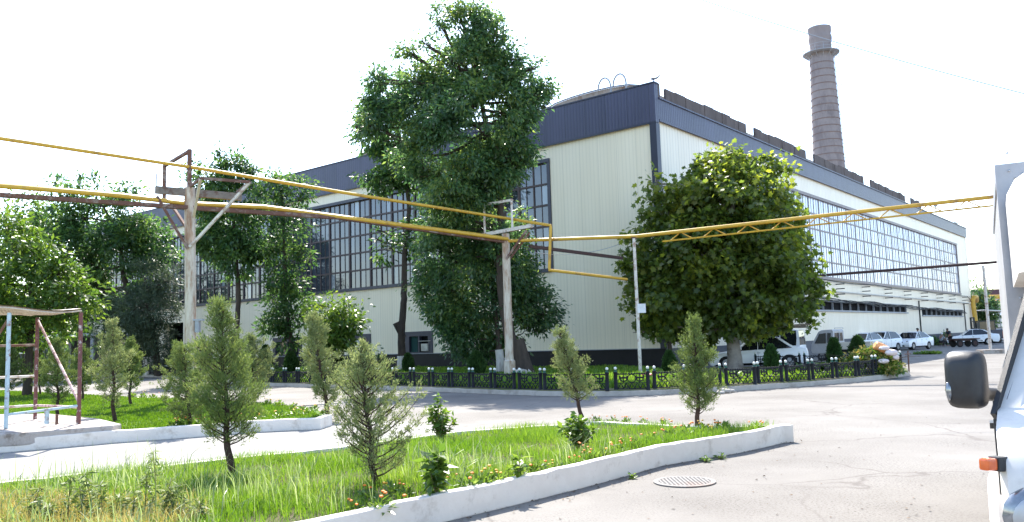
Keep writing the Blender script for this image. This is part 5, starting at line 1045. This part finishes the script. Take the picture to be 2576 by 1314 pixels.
# box body and wind deflector
bt = tl(2507, 421, 6.02); bx0, by0, bz = bt.x, bt.y, bt.z
m = MB(); m.span((bx0, by0-1.95, .78), (bx0+4.2, by0, bz)); bo = m.build('cargo_box', M['alu'], tk)
m = MB(); m.span((bx0-.012, by0-.10, .78), (bx0+.09, by0+.012, bz+.012)); m.span((bx0-.012, by0-1.85, bz-.10), (bx0+.1, by0-.10, bz+.012)); m.span((bx0-.012, by0-1.962, .78), (bx0+.09, by0-1.85, bz+.012)); m.span((bx0+.1, by0-.002, bz-.1), (bx0+4.2, by0+.012, bz+.012)); m.build('edge_profile', M['greyp'], bo)
m = MB()
for i in range(16): m.ball((bx0-.014, by0-.075, .95+i*.135), .010, 6)
for i in range(10): m.ball((bx0-.014, by0-.16-i*.17, bz-.075), .010, 6)
m.build('rivets', M['rim'], bo)
m = MB(); zf = tl(2545, 712, 5.55).z; zt_ = tl(2560, 452, 5.75).z; y0 = tl(2541, 600, 5.7).y
pr = [(.95, zf+.02), (1.12, zf+.25), (1.35, zf+.50), (1.62, zt_-.06), (1.85, zt_), (bx0-.06, zt_-.02), (bx0-.06, zf-.02), (1.5, zf)]; k = len(pr); vs = []
LV = [(0, .16, .82), (-.05, .06, .93), (-.14, .0, 1), (-.8, -.05, 1.01), (-1.46, 0, 1), (-1.55, .06, .93), (-1.60, .16, .82)]
for y, dx, sz in LV:
    for x, z in pr: vs.append((x+(dx if x < bx0-.1 else 0), y0+y, zf+(z-zf)*sz))
m.add(vs, [tuple(range(k)), tuple((len(LV)-1)*k+i for i in range(k))[::-1]]+[(l*k+i, l*k+(i+1) % k, (l+1)*k+(i+1) % k, (l+1)*k+i) for l in range(len(LV)-1) for i in range(k)]); m.build('wind_deflector', M['truckW'], tk, True)
# ================================================================== PEOPLE
def skin_mesh(name, chains, mt, parent, root=0, sub=1):
    vs = []; es = []; rs = []; idx = {}
    for ch in chains:
        prev = None
        for p, r_ in ch:
            key = tuple(round(v, 4) for v in p)
            if key not in idx: idx[key] = len(vs); vs.append(p); rs.append(r_)
            i = idx[key]
            if prev is not None and prev != i: es.append((prev, i))
            prev = i
    me = bpy.data.meshes.new(name); me.from_pydata(vs, es, []); o = bpy.data.objects.new(name, me); COL.objects.link(o); me.materials.append(mt); o.parent = parent
    md = o.modifiers.new('skin', 'SKIN'); md.use_smooth_shade = True
    for i, r_ in enumerate(rs): me.skin_vertices[0].data[i].radius = (r_, r_) if not isinstance(r_, tuple) else r_; me.skin_vertices[0].data[i].use_root = (i == root)
    s = o.modifiers.new('sub', 'SUBSURF'); s.levels = sub; s.render_levels = sub; return o
def hand(w, d, side):
    w = Vector(w); d = Vector(d).normalized(); up = Vector((0, 0, 1)); s = d.cross(up); s = s.normalized() if s.length > .1 else Vector((1, 0, 0)); palm = w+d*.085; ch = [[(tuple(w), .024), (tuple(palm), .034)]]
    for i, (o, l) in enumerate(((-.03, .07), (-.01, .08), (.01, .075), (.03, .06))):
        k = palm+s*o; ch.append([(tuple(palm), .034), (tuple(k+d*l*.5), .009), (tuple(k+d*l*.9-up*.015), .007)])
    ch.append([(tuple(w+d*.03), .024), (tuple(w+d*.05+s*side*.045), .011), (tuple(w+d*.095+s*side*.055), .008)]); return ch
def person(label, loc, rz, pose, shirt, trousers, group=None, hat=None):
    t = thing('person', label, 'person', loc, rz, group); J = pose
    hip, ch_, nk, hd_ = J['hip'], J['chest'], J['neck'], J['head']
    body = [[(hip, (.15, .11)), (ch_, (.17, .12)), (nk, .06), (hd_, (.095, .10)), ((hd_[0]+.01, hd_[1], hd_[2]+.09), .075)]]
    for s in ('l', 'r'):
        sh, el, wr = J['sh'+s], J['el'+s], J['wr'+s]; body.append([(ch_, (.17, .12)), (sh, .065), (el, .045), (wr, .032)]); v = Vector(wr)-Vector(el)
        body += [[(wr, .032)]+c if i == 0 else c for i, c in enumerate(hand(Vector(wr)+v.normalized()*.02, v, 1 if s == 'l' else -1))]
        body.append([(hip, (.15, .11)), (J['th'+s], .095), (J['kn'+s], .065), (J['an'+s], .045), (J['to'+s], .035)])
    skin_mesh('body', body, M['skin'], t)
    sc = [[(hip, (.165, .125)), (ch_, (.19, .14)), ((nk[0], nk[1], nk[2]-.05), .075)]]
    for s in ('l', 'r'): sh, el = Vector(J['sh'+s]), Vector(J['el'+s]); sc.append([(ch_, (.19, .14)), (tuple(sh), .08), (tuple(sh.lerp(el, .85)), .062)])
    skin_mesh('shirt', sc, shirt, t)
    tc_ = []
    for s in ('l', 'r'): tc_.append([(hip, (.17, .13)), (J['th'+s], .115), (J['kn'+s], .085), (tuple(Vector(J['kn'+s]).lerp(Vector(J['an'+s]), .92)), .065)])
    skin_mesh('trousers', tc_, trousers, t)
    m = MB(); h = Vector(hd_); m.ball(h+Vector((-.02, 0, .06)), .118, 10, (1, .88, .85)); m.build('hair' if not hat else 'cap', M['hair'] if not hat else hat, t, True)
    m = MB(); m.ball(h+Vector((.105, 0, .0)), .022, 6, (1, .8, 1.3)); m.build('nose', M['skin'], t, True)
    m = MB()
    for s in (1, -1): m.ball(h+Vector((.085, s*.037, .035)), .014, 6)
    m.ball(h+Vector((.088, 0, -.048)), .022, 6, (.5, 1.2, .3)); m.build('eyes_and_mouth', M['hair'], t, True)
    m = MB()
    for s in (1, -1): m.ball(h+Vector((0, s*.098, .01)), .028, 6, (.8, .4, 1.2)); 
    m.build('ears', M['skin'], t, True)
stand = dict(hip=(0, 0, .95), chest=(.02, 0, 1.28), neck=(.02, 0, 1.50), head=(.04, 0, 1.63), shl=(.02, .21, 1.42), ell=(-.02, .25, 1.14), wrl=(.06, .24, .90), shr=(.02, -.21, 1.42), elr=(-.02, -.25, 1.14), wrr=(.06, -.24, .90),
             thl=(0, .11, .85), knl=(.04, .12, .48), anl=(0, .12, .09), tol=(.16, .13, .04), thr=(0, -.11, .85), knr=(-.02, -.12, .48), anr=(-.08, -.12, .09), tor=(.08, -.13, .04))
sit = dict(hip=(0, 0, .48), chest=(.06, 0, .80), neck=(.10, 0, 1.00), head=(.15, 0, 1.13), shl=(.08, .20, .93), ell=(.22, .24, .68), wrl=(.42, .14, .60), shr=(.08, -.20, .93), elr=(.22, -.24, .68), wrr=(.42, -.14, .60),
           thl=(.08, .11, .47), knl=(.46, .15, .50), anl=(.42, .15, .09), tol=(.58, .17, .04), thr=(.08, -.11, .47), knr=(.46, -.15, .50), anr=(.50, -.15, .09), tor=(.66, -.17, .04))
q = at(2313, 75); person('dark haired man in dark blue shirt standing behind the white sedan by the wall', (q[0], q[1], 0), R(-20), stand, M['cloth'], M['cloth3'])
q = at(2371, 76); person('seated man in pale grey shirt and light cap by the cart', (q[0], q[1], 0), R(20), sit, M['cloth2'], M['cloth3'], hat=M['paper'])
st_ = thing('low_stool', 'small low stool under the seated man in grey', 'stool', (q[0], q[1], 0)); m = MB(); m.span((-.2, -.2, .32), (.2, .2, .37)); m.build('seat', M['rustd'], st_)
for sx in (-.15, .15):
    for sy in (-.15, .15): m = MB(); m.span((sx-.02, sy-.02, 0), (sx+.02, sy+.02, .32)); m.build('leg', M['rustd'], st_)
q = at(2394, 77); person('man in dark clothes standing bent beside the seated man', (q[0], q[1], 0), R(200), dict(stand, chest=(.10, 0, 1.24), neck=(.2, 0, 1.42), head=(.27, 0, 1.52), shl=(.14, .2, 1.36), shr=(.14, -.2, 1.36), ell=(.22, .24, 1.1), elr=(.22, -.24, 1.1), wrl=(.34, .16, .92), wrr=(.34, -.16, .92)), M['cloth'], M['cloth3'])
def farbush(label, px, Yy, ty, w, seed, mt='leafT'):
    b = Yd(px, 900, Yy); rng = np.random.default_rng(seed); t = thing('wall_bush', label, 'shrub', (b.x, b.y, 0)); H = Yd(px, ty, Yy).z; Wd = w*Yy/FPX/2; n = 900; d = sphere(rng, n); d[:, 2] = abs(d[:, 2])
    P = d*np.array([Wd, Wd, H*.9])*(.55+.45*rng.random((n, 1)))+rng.normal(size=(n, 3))*.06; V_, F_ = leaves(P, d+rng.normal(size=(n, 3))*.5, unit(rng.normal(size=(n, 3))*.6+np.array([0, 0, .7])), np.full(n, .2), np.full(n, .1), 'leaf'); V_[:, 2] = np.maximum(V_[:, 2], .01)
    arr_mesh('leaves', V_, F_, M[mt], t); m = MB(); 
    for k in range(5): m.tube([(0, 0, 0), (Wd*.5*math.cos(k*1.3), Wd*.5*math.sin(k*1.3), H*.6)], .02, 5)
    m.build('stems', M['stem'], t)
farbush('green bush against the factory wall behind the men', 2384, 84, 832, 34, 1)
farbush('dark bush at the wall foot between sedan and seated man', 2350, 82, 845, 34, 2)
farbush('low patch of weeds on the road before the white sedan row', 2335, 55, 893, 60, 3, 'leafB')
# ================================================================== RUBBISH HEAP
hp = G(2190, 941, .17); hb = thing('brush_heap', 'heap of cut branches and dry leaves inside the fence tip', 'brush heap', (hp.x, hp.y, .17)); rng = np.random.default_rng(9); n = 3600
d = sphere(rng, n); d[:, 2] = abs(d[:, 2]); P = d*np.array([1.15, .7, .95])*(.35+.65*rng.random((n, 1))**.5); P[:, 2] *= 1-.25*np.abs(P[:, 0])/1.35
V_, F_ = leaves(P, d*.5+rng.normal(size=(n, 3)), unit(rng.normal(size=(n, 3))+np.array([0, 0, .6])), .13*rng.uniform(.6, 1.4, n), .07*rng.uniform(.6, 1.4, n)); arr_mesh('leaves', V_, F_, M['leafB'], hb)
n = 900; d = sphere(rng, n); d[:, 2] = abs(d[:, 2]); P = d*np.array([1.2, .73, .97])*(.7+.3*rng.random((n, 1))); V_, F_ = leaves(P, rng.normal(size=(n, 3)), unit(rng.normal(size=(n, 3))+np.array([0, 0, .8])), .15*rng.uniform(.6, 1.4, n), .08*rng.uniform(.6, 1.4, n)); arr_mesh('dry_leaves', V_, F_, M['straw'], hb)
m = MB()
for k in range(46):
    a = rng.random()*6.28; r0 = rng.random()*.9; p = Vector((math.cos(a)*r0*1.2, math.sin(a)*r0*.6, .05+.5*rng.random())); e = p+Vector((rng.normal()*.7, rng.normal()*.35, rng.uniform(.1, .6))); m.tube([p, p.lerp(e, .5)+Vector((0, 0, .06)), e], [.014, .01, .004], 5)
m.build('branches', M['bark'], hb)
def at3(px, py, Yy): return Yd(px, py, Yy)
b = at3(2200, 868, hp.y-.3); m = MB(); e = at3(2232, 882, hp.y-.3); dd = (e-b).normalized(); m.tube([b, b+dd*.04, b.lerp(e, .5), e-dd*.04, e], [.10, .15, .16, .15, .11], 14); tag(m.build('rolled_sack', M['obag'], None, True), 'orange rolled sack lying on top of the brush heap', 'sack')
for (x, y, r_, sc, lb) in ((2242, 887, .18, (1.3, .8, .6), 'white crumpled sack at the right shoulder of the brush heap'), (2224, 876, .13, (1.5, .8, .55), 'white cloth bundle next to the orange roll on the heap'), (2222, 909, .16, (1.3, .8, .55), 'dirty white sack low on the right side of the heap'), (2254, 899, .11, (1.0, .8, .8), 'small white bag sliding down the right end of the heap')):
    p = at3(x, y, hp.y-.55); m = MB(); m.ball((0, 0, 0), r_, 16, sc, 10); 
    m.v = [tuple(Vector(v)*(1+.14*math.sin(9*v[0]/r_*.5+4*v[2]/r_)*math.sin(5*v[1]/r_+2*v[0]/r_))) for v in m.v]
    tag(m.build('sack', M['bag'], None, True, p), lb, 'sack')
p = G(2287, 938, 0); m = MB(); m.tube([(0, 0, 0), (.02, 0, .85)], .03, 6); m.beam((-.12, 0, .72), (.12, 0, .74), .02, .03); tag(m.build('stake', M['rust'], None, False, p), 'short rusty stake at the tip of the fenced plot', 'stake')
# loose stones at the plot kerb, bag
for i, (x, y, s) in enumerate(((1822, 990, .16), (1836, 988, .12), (1812, 992, .1))):
    m = MB(); m.ball((0, 0, s*.4), s, 9, (1.3, .9, .55), 6); m.v = [tuple(Vector(v)*(1+.1*math.sin(7*v[0]/s)*math.cos(5*v[1]/s))) for v in m.v]
    p = G(x, y, 0); tag(m.build('broken_stone', M['kerb2'], None, False, (p.x, p.y, .0)), ['largest pale broken stone at the plot kerb beside the slim juniper', 'middle broken stone at the plot kerb', 'smallest broken stone at the plot kerb'][i], 'stone', 'broken kerb stones')
# ================================================================== MANHOLE
p = G(1722, 1214, 0); mh = thing('manhole_cover', 'round gridded iron manhole cover set in the pale road', 'manhole cover', (p.x, p.y, 0))
m = MB(); m.lathe([(.36, .002), (.36, .016), (.30, .018), (.30, .006), (.02, .006), (.01, .004)], n=40); m.build('rim_ring', M['cover'], mh)
m = MB()
for k in range(-6, 7):
    w = k*.045; L_ = math.sqrt(.295**2-w*w); m.span((w-.010, -L_, .006), (w+.010, L_, .018)); m.span((-L_, w-.010, .006), (L_, w+.010, .0175))
m.build('grid', M['cover'], mh)
# ================================================================== KIOSK FRAME AND SLAB
ZS = .34; A = G(15, 1080, ZS); Bk = G(88, 1055, ZS); Cc = G(198, 1067, ZS); Dd_ = A+(Bk-Cc)
sl0 = [G(-260, 1112, ZS), G(60, 1088, ZS), G(284, 1070, ZS), G(306, 1066, ZS), G(250, 1053, ZS), G(120, 1040, ZS), G(-300, 1048, ZS)]
m = MB(); m.prism([(p.x, p.y) for p in sl0], .10, ZS); sb = m.build('concrete_slab', M['slab'], None, False, bevel=.035); tag(sb, 'weathered rough concrete slab under the kiosk frame at the left edge', 'slab')
kf = thing('kiosk_frame', 'rusty tube kiosk frame with sagging mesh roof standing on the slab', 'frame', (A.x, A.y, ZS)); O = Vector((A.x, A.y, ZS)); L3 = lambda p, z: Vector((p.x-O.x, p.y-O.y, z))
HT = Yd(205, 786, Cc.y).z-ZS
for p, mt in ((A, 'bluepaint'), (Bk, 'redpaint'), (Cc, 'redpaint'), (Dd_, 'redpaint')):
    m = MB(); m.tube([L3(p, 0), L3(p, HT)], .038, 10); m.build('post', M[mt], kf, True)
for a, za, b, zb, mt in ((Bk, HT-.05, Cc, .42, 'pinkpaint'), (A, HT-.1, Dd_, .9, 'rust'), (Dd_, 1.62, Bk, 1.62, 'rust'), (Dd_, .94, Bk, .94, 'whiterust'), (Bk, .30, Cc, .33, 'pinkpaint'), (A, .27, Cc, .36, 'bluepaint'), (Dd_, .30, Bk, .30, 'whiterust')):
    m = MB(); m.tube([L3(a, za), L3(b, zb)], .027, 8); m.build('rail', M[mt], kf, True)
q = L3(A, .28).lerp(L3(Cc, .36), .55); m = MB(); m.span(q+Vector((-.04, -.02, -.28)), q+Vector((.03, .03, .0))); m.build('bracket', M['bluepaint'], kf)
for a_ in (.55, .85):
    q = L3(A, 0).lerp(L3(Cc, 0), a_)+Vector((0, .35, 0)); m = MB(); m.span(q+Vector((-.02, -.02, 0)), q+Vector((.02, .02, .2))); m.build('stub', M['rust'], kf)
ng, mg = 26, 18; vs = []; c0 = L3(A, HT)+Vector((-.25, -.25, 0)); e1 = (L3(Cc, 0)-L3(A, 0))*1.34; e2 = (L3(Bk, 0)-L3(Cc, 0))*1.2
m = MB(); rn2 = random.Random(3)
def rp_(u, v): return c0-e1*.04+e1*u+e2*v+Vector((0, 0, .06+.05*math.sin(u*5+1)*math.cos(v*3)-.02*u+.05*math.sin(v*9)*.4))
for i in range(ng+1): m.tube([rp_(i/ng, j/8) for j in range(9)], .013, 4, False)
for j in range(mg+1): m.tube([rp_(i/10, j/mg) for i in range(11)], .013, 4, False)
m.build('mesh_roof', M['mesh'], kf)
m = MB(); vs = []; 
for k in range(2):
    for i in range(11):
        for j in range(9): vs.append(rp_(i/10, j/8)+Vector((0, 0, .035+.012*k)))
m.add(vs, [(k*99+i*9+j, k*99+i*9+j+1, k*99+i*9+j+10, k*99+i*9+j+9) for k in range(2) for i in range(10) for j in range(8)]); m.build('sheet', M['mesh'], kf)
# ================================================================== FAR LEFT: shelter, swing frame
sp_ = Yd(232, 930, 72); sh = thing('shelter', 'grey steel frame shelter with flat roof far behind the young junipers', 'shelter', (sp_.x, sp_.y, 0))
for x, y in ((0, 0), (-5.2, 1.5), (3.2, 0), (-5.2, 6), (3.2, 6)): m = MB(); m.span((x-.14, y-.14, 0), (x+.14, y+.14, 3.4)); m.build('post', M['greyp'], sh)
m = MB(); m.span((-5.6, -.35, 3.4), (3.5, 6.4, 3.62)); m.build('roof', M['greyp'], sh); m = MB(); m.span((-5.4, 6.2, 0), (3.4, 6.35, 3.4)); m.build('back_wall', M['plinth2'], sh)
for i in range(6): m = MB(); m.span((-5.0+i*.9, 1.3, 0), (-4.96+i*.9, 1.34, 2.2)); m.build('bar', M['greyp'], sh)
w = Yd(70, 930, 62); sw = thing('swing_frame', 'small white A shaped swing frame far left behind the kiosk', 'swing', (w.x, w.y, 0))
for s in (-.9, .9): 
    for e in (-.6, .6): m = MB(); m.tube([(s, e, 0), (s*.9, 0, 2.0)], .05, 6); m.build('leg', M['whiteball'], sw)
m = MB(); m.tube([(-.9, 0, 2.0), (.9, 0, 2.0)], .05, 6); m.build('top_bar', M['whiteball'], sw); m = MB(); m.tube([(-.25, 0, 2.0), (-.25, 0, .5)], .012, 4); m.tube([(.25, 0, 2.0), (.25, 0, .5)], .012, 4); m.build('chains', M['greyp'], sw); m = MB(); m.span((-.3, -.15, .46), (.3, .15, .5)); m.build('seat', M['redpaint'], sw)
w = Yd(-150, 930, 95); bw = thing('boundary_wall', 'low grey yard wall far behind the left trees', 'wall', (w.x, w.y, 0)); m = MB(); m.span((-30, 0, 0), (26, .25, 3.0)); m.build('wall', M['plinth2'], bw); m = MB(); m.span((-30, -.06, 3.0), (26, .31, 3.1)); m.build('coping', M['slab'], bw)
# ================================================================== FAR RIGHT: building, pipes, tank, canopy, poster
fb = Yd(2490, 850, 124); fbz = Yd(2500, 728, 124).z; rb = thing('far_workshop', 'beige workshop with maroon roof edge beyond the far end of the factory', 'building', (fb.x, fb.y, 0), R(-4))
m = MB(); m.span((-1, 0, 0), (40, 14, fbz-1.3)); m.build('wall', M['beige'], rb); m = MB(); m.span((-1.2, -.25, fbz-1.3), (40, 14.2, fbz)); m.build('roof', M['maroon'], rb)
m = MB(); m.span((-1.1, -.1, 3.2), (40, -.02, 3.35)); m.build('string_course', M['greyp'], rb)
for i in range(5): m = MB(); m.span((4+i*4, -.08, .9), (6+i*4, .05, 2.6)); m.build('window', M['carglass'], rb)
yp = Yd(2478, 748, 112); pipe('yellow_main', [yp+V(-2, 0, 0), yp, yp+V(32, -1, .1)], .28, M['yellow'], 'thick yellow pipe in front of the beige workshop')
pipe('yellow_main', [yp+V(-2, .4, -.65), yp+V(0, .4, -.65), yp+V(32, -.6, -.55)], .16, M['yellow'], 'thinner yellow pipe below the thick one at the beige workshop')
for k in (6, 22): m = MB(); q = yp+V(k, .1, 0); m.tube([(0, 0, 0), (0, 0, q.z-.3)], .12, 8); m.beam((-.2, -.3, q.z-.85), (-.2, .7, q.z-.85), .1, .1); tag(m.build('pipe_post', M['greyp'], None, False, (q.x, q.y, 0)), ['left grey post under the thick yellow pipe', 'right grey post under the thick yellow pipe'][k > 10], 'post')
s0 = Yd(2446, 748, 98); pipe('standpipe', [V(s0.x+1.6, s0.y+2, s0.z-.4), V(s0.x+.7, s0.y+.4, s0.z+.02), V(s0.x+.25, s0.y, s0.z), V(s0.x, s0.y, s0.z-.35), V(s0.x+.25, s0.y, 0)], .26, M['yellow'], 'yellow bent standpipe at the far corner of the factory')
cn = Yd(2505, 850, 100); cp = thing('canopy', 'small white canopy on thin posts before the beige workshop', 'canopy', (cn.x, cn.y, 0))
for x, y in ((-.9, 0), (1.9, 0), (-.9, 2), (1.9, 2)): m = MB(); m.tube([(x, y, 0), (x, y, 3.6)], .05, 6); m.build('post', M['greyp'], cp)
m = MB(); m.beam((-1.2, 1, 3.75), (2.3, 1, 3.45), 2.4, .08); m.build('roof', M['carW'], cp)
tn_ = Yd(2512, 850, 106); tkk = thing('storage_tank', 'pale grey round tank with conical foot near the beige workshop', 'tank', (tn_.x, tn_.y, 0)); m = MB(); m.lathe([(.3, .8), (1.2, 1.6), (1.2, 3.2), (.2, 3.6)], n=20); m.build('shell', M['carV'], tkk, True)
for k in range(4): a = k*1.57+.4; m = MB(); m.tube([(1.0*math.cos(a), 1.0*math.sin(a), 0), (1.0*math.cos(a), 1.0*math.sin(a), 1.7)], .07, 6); m.build('leg', M['greyp'], tkk)
po = Yd(2523, 803, 108); pb = thing('poster_board', 'blue and white picture board near the far right car', 'board', (po.x, po.y, 0)); m = MB(); m.span((-.9, -.05, po.z-.5), (.9, .02, po.z+.5)); m.build('panel', M['poster'], pb)
for s in (-.7, .7): m = MB(); m.tube([(s, .06, 0), (s, .06, po.z+.4)], .04, 6); m.build('post', M['greyp'], pb)
w = Yd(2700, 850, 150); b2 = thing('distant_shed', 'pale low shed outside the right edge behind the truck', 'building', (w.x, w.y, 0)); m = MB(); m.span((-10, 0, 0), (60, 15, 6)); m.build('wall', M['beige'], b2); m = MB(); m.span((-10.3, -.3, 6), (60.3, 15.3, 6.5)); m.build('roof', M['maroon'], b2)

# ================================================================== LITTER
rng = np.random.default_rng(77); Pl = []
for i in range(len(K0)-3):
    a, b = K0[i], K0[i+1]; dr_ = (b-a).normalized(); nn = Vector((dr_.y, -dr_.x)); nn = nn if nn.dot(Vector((1, -1))) > 0 else -nn
    for k in range(int((b-a).length*26)): q = a.lerp(b, rng.random())+nn*(-.0+abs(rng.normal())*.14); Pl.append((q.x, q.y, .012))
for k in range(160): q = G(rng.uniform(1300, 2480), rng.uniform(1010, 1310), 0); Pl.append((q.x, q.y, .01))
Pl = np.array(Pl); n = len(Pl); V_, F_ = leaves(Pl, rng.normal(size=(n, 3))*np.array([1, 1, .15]), unit(rng.normal(size=(n, 3))*.3+np.array([0, 0, 1.0])), rng.uniform(.015, .055, n), rng.uniform(.01, .03, n)); V_[:, 2] = np.maximum(V_[:, 2], .006)
tag(arr_mesh('leaf_litter', V_, F_, mat('dry_litter', (.16, .10, .06), (.09, .07, .05), 20, .9)), 'dry leaves and grit scattered on the road by the kerb', 'litter', None, 'stuff')
for i, (x, y) in enumerate(((1775, 1163), (1812, 1156), (1590, 1205))): shrub(['small weed tuft at the kerb foot on the road', 'second small weed tuft right of it at the kerb foot', 'tiny weed tuft at the kerb foot nearer the manhole'][i], x, y, y-14, 44-8*i, 90+i, 'leafB', 60, .05, z=.0, stems=7, name='weed_tuft', cat='weed', conic=.8)
